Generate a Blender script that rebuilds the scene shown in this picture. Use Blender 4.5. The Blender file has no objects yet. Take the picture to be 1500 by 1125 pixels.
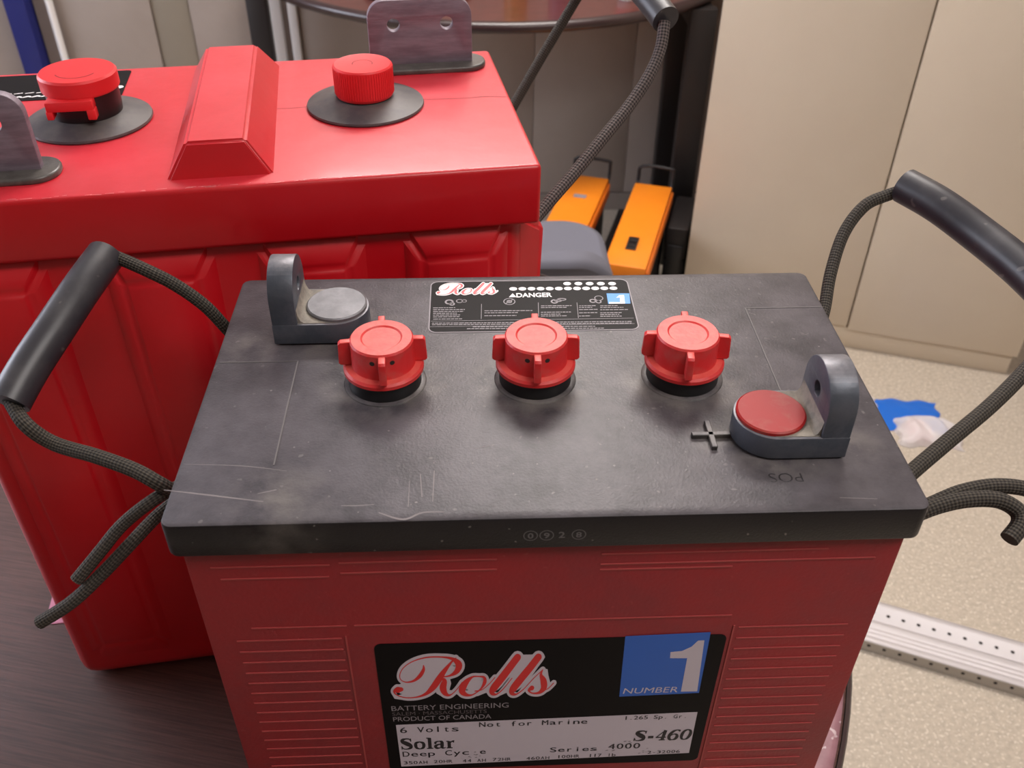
import bpy, bmesh, math, random
from mathutils import Vector, Matrix
R = math.radians
C = bpy.context.scene.collection
SC = bpy.context.scene

# ---------------------------------------------------------------- camera, world, exposure
cam = bpy.data.cameras.new('camera'); cam_o = bpy.data.objects.new('camera', cam); C.objects.link(cam_o)
SC.camera = cam_o
cam.sensor_fit = 'HORIZONTAL'; cam.sensor_width = 36.0; cam.lens = 36.0 * 1374.856 / 1500.0
cam.clip_start = 0.02; cam.clip_end = 30
_y, _p, _r = -0.047864678, 0.665719499, 0.011243709
_f = Vector((-math.sin(_y) * math.cos(_p), math.cos(_y) * math.cos(_p), -math.sin(_p)))
_r0 = Vector((math.cos(_y), math.sin(_y), 0)); _u0 = _r0.cross(_f)
_rr = math.cos(_r) * _r0 + math.sin(_r) * _u0; _uu = -math.sin(_r) * _r0 + math.cos(_r) * _u0
cam_o.matrix_world = Matrix(((_rr.x, _uu.x, -_f.x, -0.029165), (_rr.y, _uu.y, -_f.y, -0.355091), (_rr.z, _uu.z, -_f.z, 1.410255), (0, 0, 0, 1)))
cam.dof.use_dof = True; cam.dof.focus_distance = 0.50; cam.dof.aperture_fstop = 18.0

w = bpy.data.worlds.new('world'); SC.world = w; w.use_nodes = True
w.node_tree.nodes['Background'].inputs[0].default_value = (0.80, 0.86, 1.0, 1)
w.node_tree.nodes['Background'].inputs[1].default_value = 0.25
SC.view_settings.view_transform = 'Standard'; SC.view_settings.look = 'None'
SC.view_settings.gamma = 1.0; SC.view_settings.use_curve_mapping = False
SC.view_settings.exposure = 0.0

def area(name, loc, rot, sx, sy, power, color):
    l = bpy.data.lights.new(name, 'AREA'); l.shape = 'RECTANGLE'; l.size = sx; l.size_y = sy; l.energy = power; l.color = color
    o = bpy.data.objects.new(name, l); C.objects.link(o); o.location = loc; o.rotation_euler = rot; return o
# the room's ceiling luminaires (their housings are built further down)
LAMPS = [((0.25, 1.6, 2.62), 46, (1.0, 0.92, 0.87)), ((0.9, -0.7, 2.62), 16, (1.0, 0.93, 0.88))]
PANE = 9.0   # daylight through the frosted window panes in the left wall
for _l, _e, _c in LAMPS:
    area('ceiling_light', _l, (0, 0, 0), 1.15, 0.55, _e, _c)

# ---------------------------------------------------------------- materials
def mat(name, col, rough=0.5, metal=0.0, var=None, vscale=30.0, vamt=0.5, bump=0.0, bscale=200.0, spec=0.5, stretch=None,
        specks=None, coat=0.0, ramp=(0.4, 0.6)):
    m = bpy.data.materials.new(name); m.use_nodes = True; nt = m.node_tree; n = nt.nodes; L = nt.links
    b = n['Principled BSDF']; b.inputs['Roughness'].default_value = rough; b.inputs['Metallic'].default_value = metal
    b.inputs['Base Color'].default_value = (*col, 1); b.inputs['Specular IOR Level'].default_value = spec
    b.inputs['Coat Weight'].default_value = coat; b.inputs['Coat Roughness'].default_value = 0.12
    tc = n.new('ShaderNodeTexCoord'); mp = n.new('ShaderNodeMapping'); L.new(tc.outputs['Object'], mp.inputs[0])
    if stretch: mp.inputs['Scale'].default_value = stretch
    m['_map'] = mp.name
    last = None
    if var:
        no = n.new('ShaderNodeTexNoise'); no.inputs['Scale'].default_value = vscale; no.inputs['Detail'].default_value = 6
        no.inputs['Roughness'].default_value = 0.65
        L.new(mp.outputs[0], no.inputs['Vector'])
        rp = n.new('ShaderNodeMapRange'); rp.inputs[1].default_value = ramp[0]; rp.inputs[2].default_value = ramp[1]; rp.inputs[4].default_value = vamt
        L.new(no.outputs[0], rp.inputs[0])
        mx = n.new('ShaderNodeMix'); mx.data_type = 'RGBA'; mx.inputs[6].default_value = (*col, 1); mx.inputs[7].default_value = (*var, 1)
        L.new(rp.outputs[0], mx.inputs[0]); last = mx.outputs[2]
    if specks:
        scol, sscale, sth, samt = specks
        vo = n.new('ShaderNodeTexNoise'); vo.inputs['Scale'].default_value = sscale; vo.inputs['Detail'].default_value = 1
        L.new(mp.outputs[0], vo.inputs['Vector'])
        rp = n.new('ShaderNodeMapRange'); rp.inputs[1].default_value = sth; rp.inputs[2].default_value = sth + 0.03; rp.inputs[4].default_value = samt
        L.new(vo.outputs[0], rp.inputs[0])
        mx = n.new('ShaderNodeMix'); mx.data_type = 'RGBA'; mx.inputs[7].default_value = (*scol, 1)
        if last: L.new(last, mx.inputs[6])
        else: mx.inputs[6].default_value = (*col, 1)
        L.new(rp.outputs[0], mx.inputs[0]); last = mx.outputs[2]
    if last: L.new(last, b.inputs['Base Color'])
    if bump:
        no = n.new('ShaderNodeTexNoise'); no.inputs['Scale'].default_value = bscale; no.inputs['Detail'].default_value = 3
        L.new(mp.outputs[0], no.inputs['Vector'])
        bp = n.new('ShaderNodeBump'); bp.inputs['Strength'].default_value = bump; bp.inputs['Distance'].default_value = 0.001
        L.new(no.outputs[0], bp.inputs['Height']); L.new(bp.outputs[0], b.inputs['Normal'])
    return m

def s(r, g, b):   # sRGB 0..255 to linear
    f = lambda c: (c / 255 / 12.92) if c / 255 <= 0.04045 else ((c / 255 + 0.055) / 1.055) ** 2.4
    return (f(r), f(g), f(b))

def dust_spots(m, spots, col, amt):
    """worn-in dust halos: (x, y, inner radius, outer radius) in the object's own plane"""
    nt = m.node_tree; n = nt.nodes; L = nt.links; b = n['Principled BSDF']
    tc = n.new('ShaderNodeTexCoord'); sep = n.new('ShaderNodeSeparateXYZ'); L.new(tc.outputs['Object'], sep.inputs[0])
    no = n.new('ShaderNodeTexNoise'); no.inputs['Scale'].default_value = 70; no.inputs['Detail'].default_value = 6; L.new(tc.outputs['Object'], no.inputs[0])
    acc = None
    for (x, y, r0, r1) in spots:
        cx = n.new('ShaderNodeCombineXYZ'); L.new(sep.outputs[0], cx.inputs[0]); L.new(sep.outputs[1], cx.inputs[1])
        d = n.new('ShaderNodeVectorMath'); d.operation = 'DISTANCE'; L.new(cx.outputs[0], d.inputs[0]); d.inputs[1].default_value = (x, y, 0)
        rp = n.new('ShaderNodeMapRange'); rp.interpolation_type = 'SMOOTHSTEP'; rp.inputs[1].default_value = r0; rp.inputs[2].default_value = r1; rp.inputs[3].default_value = 1; rp.inputs[4].default_value = 0
        L.new(d.outputs['Value'], rp.inputs[0])
        if acc is None: acc = rp.outputs[0]
        else:
            a = n.new('ShaderNodeMath'); a.operation = 'MAXIMUM'; L.new(acc, a.inputs[0]); L.new(rp.outputs[0], a.inputs[1]); acc = a.outputs[0]
    nr = n.new('ShaderNodeMapRange'); nr.inputs[1].default_value = 0.38; nr.inputs[2].default_value = 0.68; nr.inputs[4].default_value = amt; L.new(no.outputs[0], nr.inputs[0])
    mu = n.new('ShaderNodeMath'); mu.operation = 'MULTIPLY'; L.new(acc, mu.inputs[0]); L.new(nr.outputs[0], mu.inputs[1])
    mx = n.new('ShaderNodeMix'); mx.data_type = 'RGBA'; mx.inputs[7].default_value = (*col, 1)
    src = b.inputs['Base Color'].links[0].from_socket; L.new(src, mx.inputs[6]); L.new(mu.outputs[0], mx.inputs[0]); L.new(mx.outputs[2], b.inputs['Base Color'])

def dust_and_sheen(m, col, amt, n0=0.32, n1=0.62, scale=35):
    """rubbed-in dust, plus top sheen painted into the colour: lies only where the surface faces up"""
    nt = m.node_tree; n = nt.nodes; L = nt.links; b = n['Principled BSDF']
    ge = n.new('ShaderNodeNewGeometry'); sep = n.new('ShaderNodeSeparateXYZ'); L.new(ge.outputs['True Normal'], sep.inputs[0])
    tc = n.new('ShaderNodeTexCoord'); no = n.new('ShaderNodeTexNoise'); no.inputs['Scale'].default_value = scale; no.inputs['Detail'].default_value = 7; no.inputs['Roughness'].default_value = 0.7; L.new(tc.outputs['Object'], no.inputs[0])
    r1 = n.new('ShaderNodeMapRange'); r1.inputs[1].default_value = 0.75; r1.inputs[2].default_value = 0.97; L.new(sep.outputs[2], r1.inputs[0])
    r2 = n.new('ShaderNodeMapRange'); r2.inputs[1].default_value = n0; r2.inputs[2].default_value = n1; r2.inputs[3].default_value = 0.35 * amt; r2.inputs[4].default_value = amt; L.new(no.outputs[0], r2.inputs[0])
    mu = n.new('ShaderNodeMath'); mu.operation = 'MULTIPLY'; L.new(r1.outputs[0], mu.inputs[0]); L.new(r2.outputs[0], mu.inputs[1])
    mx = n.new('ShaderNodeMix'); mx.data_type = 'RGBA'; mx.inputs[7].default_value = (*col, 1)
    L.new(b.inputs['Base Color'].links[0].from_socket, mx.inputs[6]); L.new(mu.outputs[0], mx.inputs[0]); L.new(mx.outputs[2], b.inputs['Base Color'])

def rope_mat(name, a, b_, nu=6, nv=520, bump=0.6):
    m = bpy.data.materials.new(name); m.use_nodes = True; nt = m.node_tree; n = nt.nodes; L = nt.links
    b = n['Principled BSDF']; b.inputs['Roughness'].default_value = 0.75; b.inputs['Specular IOR Level'].default_value = 0.3
    uv = n.new('ShaderNodeUVMap'); sep = n.new('ShaderNodeSeparateXYZ'); L.new(uv.outputs[0], sep.inputs[0])
    outs = []
    for sg in (1, -1):
        u = n.new('ShaderNodeMath'); u.operation = 'MULTIPLY'; u.inputs[1].default_value = 2 * math.pi * nu * sg / 2; L.new(sep.outputs[0], u.inputs[0])
        v = n.new('ShaderNodeMath'); v.operation = 'MULTIPLY_ADD'; v.inputs[1].default_value = nv * 2; L.new(sep.outputs[1], v.inputs[0]); L.new(u.outputs[0], v.inputs[2])
        c = n.new('ShaderNodeMath'); c.operation = 'SINE'; L.new(v.outputs[0], c.inputs[0]); outs.append(c.outputs[0])
    mu = n.new('ShaderNodeMath'); mu.operation = 'MULTIPLY'; L.new(outs[0], mu.inputs[0]); L.new(outs[1], mu.inputs[1])
    rp = n.new('ShaderNodeMapRange'); rp.inputs[1].default_value = -0.7; rp.inputs[2].default_value = 0.7; L.new(mu.outputs[0], rp.inputs[0])
    mx = n.new('ShaderNodeMix'); mx.data_type = 'RGBA'; mx.inputs[6].default_value = (*a, 1); mx.inputs[7].default_value = (*b_, 1)
    L.new(rp.outputs[0], mx.inputs[0]); L.new(mx.outputs[2], b.inputs['Base Color'])
    bp = n.new('ShaderNodeBump'); bp.inputs['Strength'].default_value = bump; bp.inputs['Distance'].default_value = 0.0008
    L.new(rp.outputs[0], bp.inputs['Height']); L.new(bp.outputs[0], b.inputs['Normal'])
    return m

# ---------------------------------------------------------------- builders
def link(name, me, m, parent=None, smooth=False, ang=35):
    me.materials.clear(); me.materials.append(m)
    if smooth:
        for p in me.polygons: p.use_smooth = True
        me.set_sharp_from_angle(angle=R(ang))
    o = bpy.data.objects.new(name, me); C.objects.link(o)
    if parent is not None: o.parent = parent
    return o
def fin(name, bm, m, parent=None, smooth=True, ang=35):
    bmesh.ops.recalc_face_normals(bm, faces=bm.faces)
    me = bpy.data.meshes.new(name); bm.to_mesh(me); bm.free(); return link(name, me, m, parent, smooth, ang)
def thing(name, label, cat, loc=(0, 0, 0), rotz=0.0, group=None):
    o = bpy.data.objects.new(name, None); C.objects.link(o); o.empty_display_size = 0.05
    o.location = loc; o.rotation_euler = (0, 0, rotz); o['label'] = label; o['category'] = cat
    if group: o['group'] = group
    return o
def tag(o, label, cat, group=None):
    o['label'] = label; o['category'] = cat
    if group: o['group'] = group
    return o
def struct(o): o['kind'] = 'structure'; return o
def stuff(o): o['kind'] = 'stuff'; return o

def add_box(bm, x0, x1, y0, y1, z0, z1, bev=0.0, seg=2, mtx=None):
    t = bmesh.new(); r = bmesh.ops.create_cube(t, size=1.0)
    for v in t.verts: v.co = Vector(((x0 + x1) / 2 + v.co.x * (x1 - x0), (y0 + y1) / 2 + v.co.y * (y1 - y0), (z0 + z1) / 2 + v.co.z * (z1 - z0)))
    if bev: bmesh.ops.bevel(t, geom=t.edges[:], offset=bev, segments=seg, affect='EDGES', profile=0.5)
    if mtx: bmesh.ops.transform(t, matrix=mtx, verts=t.verts)
    me = bpy.data.meshes.new('t'); t.to_mesh(me); t.free(); bm.from_mesh(me); bpy.data.meshes.remove(me)
def box(name, x0, x1, y0, y1, z0, z1, m, parent=None, bev=0.0, seg=2, mtx=None):
    bm = bmesh.new(); add_box(bm, x0, x1, y0, y1, z0, z1, bev, seg, mtx); return fin(name, bm, m, parent, smooth=bev > 0)
def add_lathe(bm, prof, cx=0, cy=0, seg=48, mtx=None):
    rings = []
    for (r, z) in prof:
        if r < 1e-6: rings.append([bm.verts.new((cx, cy, z))])
        else: rings.append([bm.verts.new((cx + r * math.cos(2 * math.pi * i / seg), cy + r * math.sin(2 * math.pi * i / seg), z)) for i in range(seg)])
    for a, b in zip(rings, rings[1:]):
        for i in range(seg):
            j = (i + 1) % seg
            if len(a) == 1: bm.faces.new((a[0], b[i], b[j]))
            elif len(b) == 1: bm.faces.new((a[i], a[j], b[0]))
            else: bm.faces.new((a[i], a[j], b[j], b[i]))
    if mtx:
        vs = [v for r in rings for v in r]; bmesh.ops.transform(bm, matrix=mtx, verts=vs)
def lathe(name, prof, m, parent=None, cx=0, cy=0, seg=48, ang=40):
    bm = bmesh.new(); add_lathe(bm, prof, cx, cy, seg); return fin(name, bm, m, parent, True, ang)
def cr(pts, n=8):
    """Catmull-Rom through points of any dimension"""
    P = [tuple(p) for p in pts]; out = []
    for i in range(len(P) - 1):
        p0 = P[max(i - 1, 0)]; p1 = P[i]; p2 = P[i + 1]; p3 = P[min(i + 2, len(P) - 1)]
        for k in range(n):
            t = k / n
            out.append(tuple(0.5 * ((2 * b) + (-a + c) * t + (2 * a - 5 * b + 4 * c - d) * t * t + (-a + 3 * b - 3 * c + d) * t ** 3) for a, b, c, d in zip(p0, p1, p2, p3)))
    out.append(P[-1]); return out
def tube(name, pts, rad, m, parent=None, n=8, seg=14, off=(0, 0, 0), taper=None):
    path = [Vector(p) - Vector(off) for p in cr(pts, n)]
    bm = bmesh.new(); uvl = bm.loops.layers.uv.new('UVMap'); rings = []; ln = [0.0]
    for a, b in zip(path, path[1:]): ln.append(ln[-1] + (b - a).length)
    up = Vector((0, 0, 1)); T = [(path[min(i + 1, len(path) - 1)] - path[max(i - 1, 0)]).normalized() for i in range(len(path))]
    nrm = T[0].orthogonal().normalized()
    for i, p in enumerate(path):
        nrm = (nrm - T[i] * nrm.dot(T[i])).normalized(); bi = T[i].cross(nrm)
        rr = rad if taper is None else rad * taper(i / (len(path) - 1))
        rings.append([bm.verts.new(p + rr * (math.cos(2 * math.pi * k / seg) * nrm + math.sin(2 * math.pi * k / seg) * bi)) for k in range(seg)])
    for i in range(len(rings) - 1):
        for k in range(seg):
            j = (k + 1) % seg; f = bm.faces.new((rings[i][k], rings[i][j], rings[i + 1][j], rings[i + 1][k]))
            for l, (u, v) in zip(f.loops, ((k / seg, ln[i]), ((k + 1) / seg, ln[i]), ((k + 1) / seg, ln[i + 1]), (k / seg, ln[i + 1]))): l[uvl].uv = (u, v)
    for r_, sg in ((rings[0], -1), (rings[-1], 1)): bm.faces.new(r_ if sg > 0 else r_[::-1])
    return fin(name, bm, m, parent, True, 60)
def rrect(x0, x1, y0, y1, r, n=6):
    rs = r if isinstance(r, (list, tuple)) else (r, r, r, r); out = []
    for (cx, cy, a0, q) in ((x1, y0, -90, rs[0]), (x1, y1, 0, rs[1]), (x0, y1, 90, rs[2]), (x0, y0, 180, rs[3])):
        sx = -1 if cx == x1 else 1; sy = 1 if cy == y0 else -1
        if q < 1e-6: out.append((cx, cy)); continue
        for i in range(n + 1):
            a = R(a0 + 90 * i / n); out.append((cx + sx * q + q * math.cos(a), cy + sy * q + q * math.sin(a)))
    return out
def circ(cx, cy, r, n=24): return [(cx + r * math.cos(2 * math.pi * i / n), cy + r * math.sin(2 * math.pi * i / n)) for i in range(n)]
def shape_mesh(loops, z0, z1, bev=0.0):
    """filled 2D outline with holes, extruded from z0 to z1"""
    cu = bpy.data.curves.new('c', 'CURVE'); cu.dimensions = '2D'; cu.fill_mode = 'BOTH'
    for lp in loops:
        sp = cu.splines.new('POLY'); sp.points.add(len(lp) - 1)
        for p, q in zip(sp.points, lp): p.co = (q[0], q[1], 0, 1)
        sp.use_cyclic_u = True
    cu.extrude = max((z1 - z0) / 2 - bev, 0); cu.bevel_depth = bev; cu.bevel_resolution = 1
    if bev: cu.offset = -bev
    o = bpy.data.objects.new('c', cu); C.objects.link(o); dg = bpy.context.evaluated_depsgraph_get()
    me = bpy.data.meshes.new_from_object(o.evaluated_get(dg)); bpy.data.objects.remove(o); bpy.data.curves.remove(cu)
    me.transform(Matrix.Translation((0, 0, (z0 + z1) / 2))); return me
def shape(name, loops, z0, z1, m, parent=None, bev=0.0, mtx=None):
    me = shape_mesh(loops, z0, z1, bev)
    if mtx: me.transform(mtx)
    bm = bmesh.new(); bm.from_mesh(me); bpy.data.meshes.remove(me); bmesh.ops.remove_doubles(bm, verts=bm.verts, dist=1e-6)
    return fin(name, bm, m, parent, True, 30)
def text_into(bm, txt, x0, x1, yb, h, mtx, bold=0.0, shear=0.0, ext=0.00008, z=0.0):
    cu = bpy.data.curves.new('t', 'FONT'); cu.body = txt; cu.size = 1.0; cu.resolution_u = 3; cu.offset = bold; cu.shear = shear
    o = bpy.data.objects.new('t', cu); C.objects.link(o); dg = bpy.context.evaluated_depsgraph_get()
    me = bpy.data.meshes.new_from_object(o.evaluated_get(dg)); bpy.data.objects.remove(o); bpy.data.curves.remove(cu)
    xs = [v.co.x for v in me.vertices]; a, b = min(xs), max(xs); k = h / 0.73
    for v in me.vertices: v.co = Vector((x0 + (v.co.x - a) / (b - a) * (x1 - x0), yb + v.co.y * k, z))
    me.transform(mtx); bm.from_mesh(me); bpy.data.meshes.remove(me)
def ribbon_into(bm, pts, mtx, z=0.0, extra=0.0, n=7, caps=True):
    """calligraphic stroke: (x, y, width) points; extra widens it"""
    P = cr(pts, n); T = []
    for i in range(len(P)):
        a = P[max(i - 1, 0)]; b = P[min(i + 1, len(P) - 1)]; d = Vector((b[0] - a[0], b[1] - a[1])); d = d.normalized() if d.length > 1e-9 else Vector((1, 0)); T.append(d)
    L_ = [bm.verts.new(mtx @ Vector((p[0] - t.y * (max(p[2], 0) / 2 + extra), p[1] + t.x * (max(p[2], 0) / 2 + extra), z))) for p, t in zip(P, T)]
    Rr = [bm.verts.new(mtx @ Vector((p[0] + t.y * (max(p[2], 0) / 2 + extra), p[1] - t.x * (max(p[2], 0) / 2 + extra), z))) for p, t in zip(P, T)]
    for i in range(len(P) - 1): bm.faces.new((L_[i], Rr[i], Rr[i + 1], L_[i + 1]))
    if caps:
        for p in (P[0], P[-1]):
            z += .000002; r = p[2] / 2 + extra; bm.faces.new([bm.verts.new(mtx @ Vector((p[0] + r * math.cos(2 * math.pi * k / 12), p[1] + r * math.sin(2 * math.pi * k / 12), z))) for k in range(12)])
def poly_into(bm, pts, mtx, z=0.0):
    me = shape_mesh([pts], z, z); me.transform(mtx); bm.from_mesh(me); bpy.data.meshes.remove(me)
def flat(name, bm, m, parent):   # printed ink: keep faces as they are
    me = bpy.data.meshes.new(name); bm.to_mesh(me); bm.free(); return link(name, me, m, parent)

def mono_into(bm, txt, x0, x1, yb, h, mtx, z=0.0, dx=0.0):
    """typewriter lettering: every character in a cell of the same width"""
    cell = (x1 - x0) / len(txt); nar = {'i': .22, 'l': .2, 'I': .3, '1': .28, '.': .2, 't': .6, 'r': .62, 'f': .62, '-': .55}
    for i, c in enumerate(txt):
        if c == ' ': continue
        w_ = cell * .78 * nar.get(c, 1.0); xa = x0 + cell * (i + .5) - w_ / 2
        text_into(bm, c, xa, xa + w_, yb, h, mtx @ Matrix.Translation((0, 0, z)))
        if dx: text_into(bm, c, xa + dx, xa + w_ + dx, yb, h, mtx @ Matrix.Translation((0, 0, z + .000004)))
# measured outlines, in millimetres on the labels
RS=[[[-41.12,289.17,0.39],[-43.45,285.8,0.92],[-47.23,278.49,2.23],[-50.07,272.08,3.02],[-52.93,266.12,2.76],[-56.44,261.23,1.45],[-61.2,258.64,0.66],[-66.49,258.58,0.46],[-70.31,260.83,0.53],[-71.56,263.72,1.05],[-69.9,265.1,2.76],[-68.03,265.56,1.97]],[[-56.51,284.0,0.53],[-56.67,280.58,1.45],[-58.66,275.81,1.71],[-61.77,272.13,1.05],[-65.4,271.21,0.53],[-67.85,273.54,0.39],[-67.89,277.9,0.39],[-65.63,283.17,0.39],[-60.9,287.71,0.46],[-54.42,290.24,0.59],[-47.45,290.11,0.66],[-42.74,288.41,1.45],[-39.98,284.04,3.15],[-41.09,278.73,2.37],[-44.43,275.42,0.92],[-48.03,274.51,0.53],[-49.01,274.12,0.53]],[[-49.01,274.12,0.53],[-47.16,271.38,2.23],[-48.02,265.87,3.29],[-47.19,261.32,2.5],[-44.94,259.49,0.79],[-41.85,263.3,0.39],[-38.72,269.85,0.39]],[[-30.48,274.06,0.53],[-33.74,273.78,0.92],[-37.1,269.21,2.76],[-38.88,263.14,3.29],[-37.3,259.66,1.84],[-33.99,259.25,0.66],[-29.95,263.81,0.79],[-27.92,269.29,1.71],[-28.21,273.18,1.18],[-30.48,274.06,0.53]],[[-32.62,262.25,0.53],[-29.3,263.21,0.39],[-25.96,267.52,0.39],[-22.99,272.91,0.39]],[[-12.4,288.21,3.29],[-15.86,280.71,3.42],[-20.05,271.66,3.55],[-23.67,264.04,3.42],[-24.35,260.34,2.37],[-22.36,259.1,0.79],[-19.04,263.24,0.46],[-14.81,271.95,0.39]],[[-2.64,287.95,3.29],[-6.14,280.23,3.42],[-10.54,271.18,3.55],[-14.08,263.54,3.42],[-14.71,259.84,2.37],[-12.69,258.59,0.79],[-9.09,262.72,0.46],[-4.31,271.41,0.39],[-0.24,277.99,0.39]],[[-0.24,277.99,0.39],[-0.97,274.0,1.31],[0.36,268.96,3.02],[0.66,263.34,2.89],[-1.37,259.48,1.45],[-4.69,259.08,0.66],[-6.61,261.46,1.05],[-5.12,263.42,2.37]],[[-0.06,260.55,0.39],[2.87,262.66,0.39],[5.37,267.03,0.39]]]
RSIL=[[-73.14,262.68],[-72.18,267.12],[-69.44,268.98],[-67.73,270.23],[-69.3,274.16],[-68.97,279.04],[-66.2,284.26],[-59.55,289.22],[-51.83,291.47],[-41.72,290.46],[-39.72,289.11],[-37.29,283.91],[-37.84,279.65],[-40.87,274.91],[-44.5,273.23],[-43.98,269.01],[-45.0,263.69],[-43.82,263.4],[-41.07,267.74],[-38.33,272.59],[-33.06,275.72],[-29.16,275.52],[-26.45,272.76],[-26.74,269.23],[-24.63,270.79],[-14.66,290.21],[0.06,289.72],[0.58,287.59],[-6.77,269.55],[-0.27,279.08],[2.04,278.1],[2.59,273.27],[3.72,267.12],[5.32,268.48],[6.05,266.66],[3.26,260.94],[-1.99,257.8],[-7.02,258.63],[-8.06,260.63],[-12.34,256.85],[-16.36,257.64],[-17.37,259.98],[-21.36,257.1],[-26.03,257.69],[-27.2,260.49],[-31.35,257.97],[-36.03,257.07],[-40.0,257.97],[-41.92,260.47],[-44.66,257.76],[-48.63,258.2],[-51.48,261.31],[-51.25,267.15],[-52.27,266.09],[-56.55,258.96],[-59.95,257.2],[-66.64,256.18],[-71.83,257.83]]
ONE=[[59.72,288.76],[65.16,289.35],[69.3,292.5],[71.74,296.95],[74.69,297.02],[76.66,256.19],[68.56,256.38],[68.28,283.58],[60.01,283.98]]
TXW=[["BATTERY ENGINEERING",-73.9,-16.29,247.51,4.33],["PRODUCT OF CANADA",-73.72,-24.92,238.39,3.99]]
TXG=[["SALEM · MASSACHUSETTS",-73.86,-27.14,243.3,3.19]]
TXN=[["NUMBER",39.79,66.79,256.15,4.79]]
TXB=[["6 Volts",-71.48,-41.1,227.83,5.24],["Not for Marine",-31.52,24.03,231.0,4.56],["1.265 Sp. Gr.",42.0,74.75,233.32,3.42],["Deep Cyc",-71.51,-36.33,205.7,5.02],["e",-31.35,-27.64,206.04,5.02],["Series",5.11,30.58,205.46,4.56],["4000",35.58,53.19,206.48,5.24],["350AH",-71.25,-58.36,198.29,3.08],["20HR",-55.49,-45.24,198.46,3.08],["44 AH",-40.43,-27.7,198.38,3.08],["72HR",-24.61,-14.52,198.62,3.08],["460AH",-6.95,5.69,198.71,3.08],["100HR",9.28,21.58,199.32,3.08],["117 lb",25.92,40.78,199.42,3.08],["2-32006",57.03,74.83,200.76,2.96]]
SOL=["Solar",-71.64,-43.25,212.61,10.03]
S460=["S-460",48.27,78.7,213.46,9.35]
LABEL=[[-78.04,299.42],[83.05,302.16],[87.49,196.23],[-79.72,189.77]]
WHITE=[[-72.7,235.1],[79.25,238.12],[79.67,200.06],[-72.46,196.08]]
BLUE=[[37.3,301.7],[76.87,302.95],[77.74,254.75],[38.28,253.59]]
TL=[[-51.89,87.0],[55.24,86.72],[53.14,38.75],[-52.92,38.75]]
TDOT=[[21.56,83.08],[27.73,82.92],[33.91,82.75],[40.09,82.58],[46.27,82.42],[-8.29,78.53],[-3.33,78.45],[1.64,78.38],[6.6,78.3],[11.57,78.23],[16.55,78.15],[21.52,78.08],[26.5,78.0],[31.48,77.93],[36.46,77.85],[41.45,77.78],[46.43,77.7]]
TDAN=["DANGER",-6.92,12.34,70.29,4.05]
TTRI=[[-10.99,70.3],[-6.92,70.19],[-8.8,74.0]]
TROL=[[-50.36,72.53],[-16.63,73.05],[-50.25,85.01]]
TBLUE=[[42.02,72.62],[54.44,72.29],[53.59,62.27],[41.72,62.31]]
TONE=[[42.3,63.85],[48.15,63.69],[48.73,68.1],[46.76,68.15],[48.66,70.56],[51.3,70.77],[50.7,62.35],[42.26,62.3]]
TLIN=[[[-51.4,60.95],[-39.74,60.91]],[[-51.35,59.15],[-34.65,58.97]],[[-51.31,57.36],[-35.25,57.19]],[[-51.27,55.72],[-38.85,55.65]],[[-51.23,54.08],[-37.15,53.96]],[[-51.18,52.45],[-37.46,52.34]],[[-51.13,50.43],[-36.04,50.28]],[[-24.38,57.44],[0.92,57.02]],[[-24.41,55.52],[-6.85,55.31]],[[-24.46,52.79],[-7.69,52.6]],[[5.7,61.33],[22.14,61.16]],[[5.59,59.66],[19.16,59.57]],[[5.3,55.24],[21.07,55.08]],[[5.17,53.33],[15.62,53.31]],[[5.07,51.7],[18.55,51.6]],[[25.98,60.78],[34.96,60.81]],[[25.82,59.1],[32.79,59.19]],[[25.63,57.16],[35.45,57.17]],[[25.33,54.14],[34.94,54.15]],[[25.04,51.14],[31.14,51.25]],[[37.21,60.47],[46.48,60.49]],[[37.02,58.79],[49.37,58.73]],[[36.78,56.72],[51.49,56.59]],[[36.45,53.83],[47.75,53.79]],[[36.26,52.19],[46.54,52.18]],[[36.07,50.56],[47.55,50.52]],[[-51.64,46.71],[51.82,45.41]],[[-51.6,45.25],[51.99,43.93]],[[-30.62,42.81],[32.4,41.57]],[[-33.62,41.2],[36.71,39.74]]]
TRUL=[[[-25.81,64.03],[-26.18,49.87]],[[4.51,64.6],[3.83,51.46]],[[25.13,64.04],[24.48,49.26]],[[-52.29,48.59],[53.4,48.46]],[[-52.6,43.43],[53.2,43.37]]]
TICO=[[-42.85,66.18],[-37.43,67.17],[-10.85,65.73],[13.17,65.78],[17.19,67.1],[33.85,65.22],[37.29,67.98]]
LTUBE=[[-0.2203,0.0775,0.41],[-0.2265,0.052,0.405],[-0.234,0.0297,0.397],[-0.2421,0.0099,0.388],[-0.2477,-0.0059,0.38]]
LROPA=[[-0.1634,0.0794,0.355],[-0.1647,0.0707,0.368],[-0.1724,0.0682,0.384],[-0.1847,0.0681,0.397],[-0.1979,0.0686,0.406],[-0.2168,0.0774,0.41]]
LROPB=[[-0.2487,-0.0033,0.38],[-0.2381,-0.016,0.375],[-0.2271,-0.0184,0.365],[-0.2054,-0.0276,0.365],[-0.1867,-0.0352,0.363],[-0.1754,-0.0393,0.358],[-0.1701,-0.0339,0.345]]
LTAIA=[[-0.1716,-0.0279,0.345],[-0.1787,-0.0418,0.35],[-0.1936,-0.0472,0.34],[-0.2046,-0.0554,0.33],[-0.2152,-0.0628,0.32]]
LTAIB=[[-0.1718,-0.0311,0.34],[-0.182,-0.0385,0.335],[-0.1919,-0.0508,0.33],[-0.2045,-0.0591,0.32],[-0.2187,-0.0672,0.31],[-0.2351,-0.0706,0.3]]
RTUBE=[[0.2235,0.1393,0.414],[0.2358,0.1183,0.4123],[0.2489,0.0948,0.4075],[0.2597,0.0659,0.4037],[0.267,0.037,0.3999]]
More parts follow.
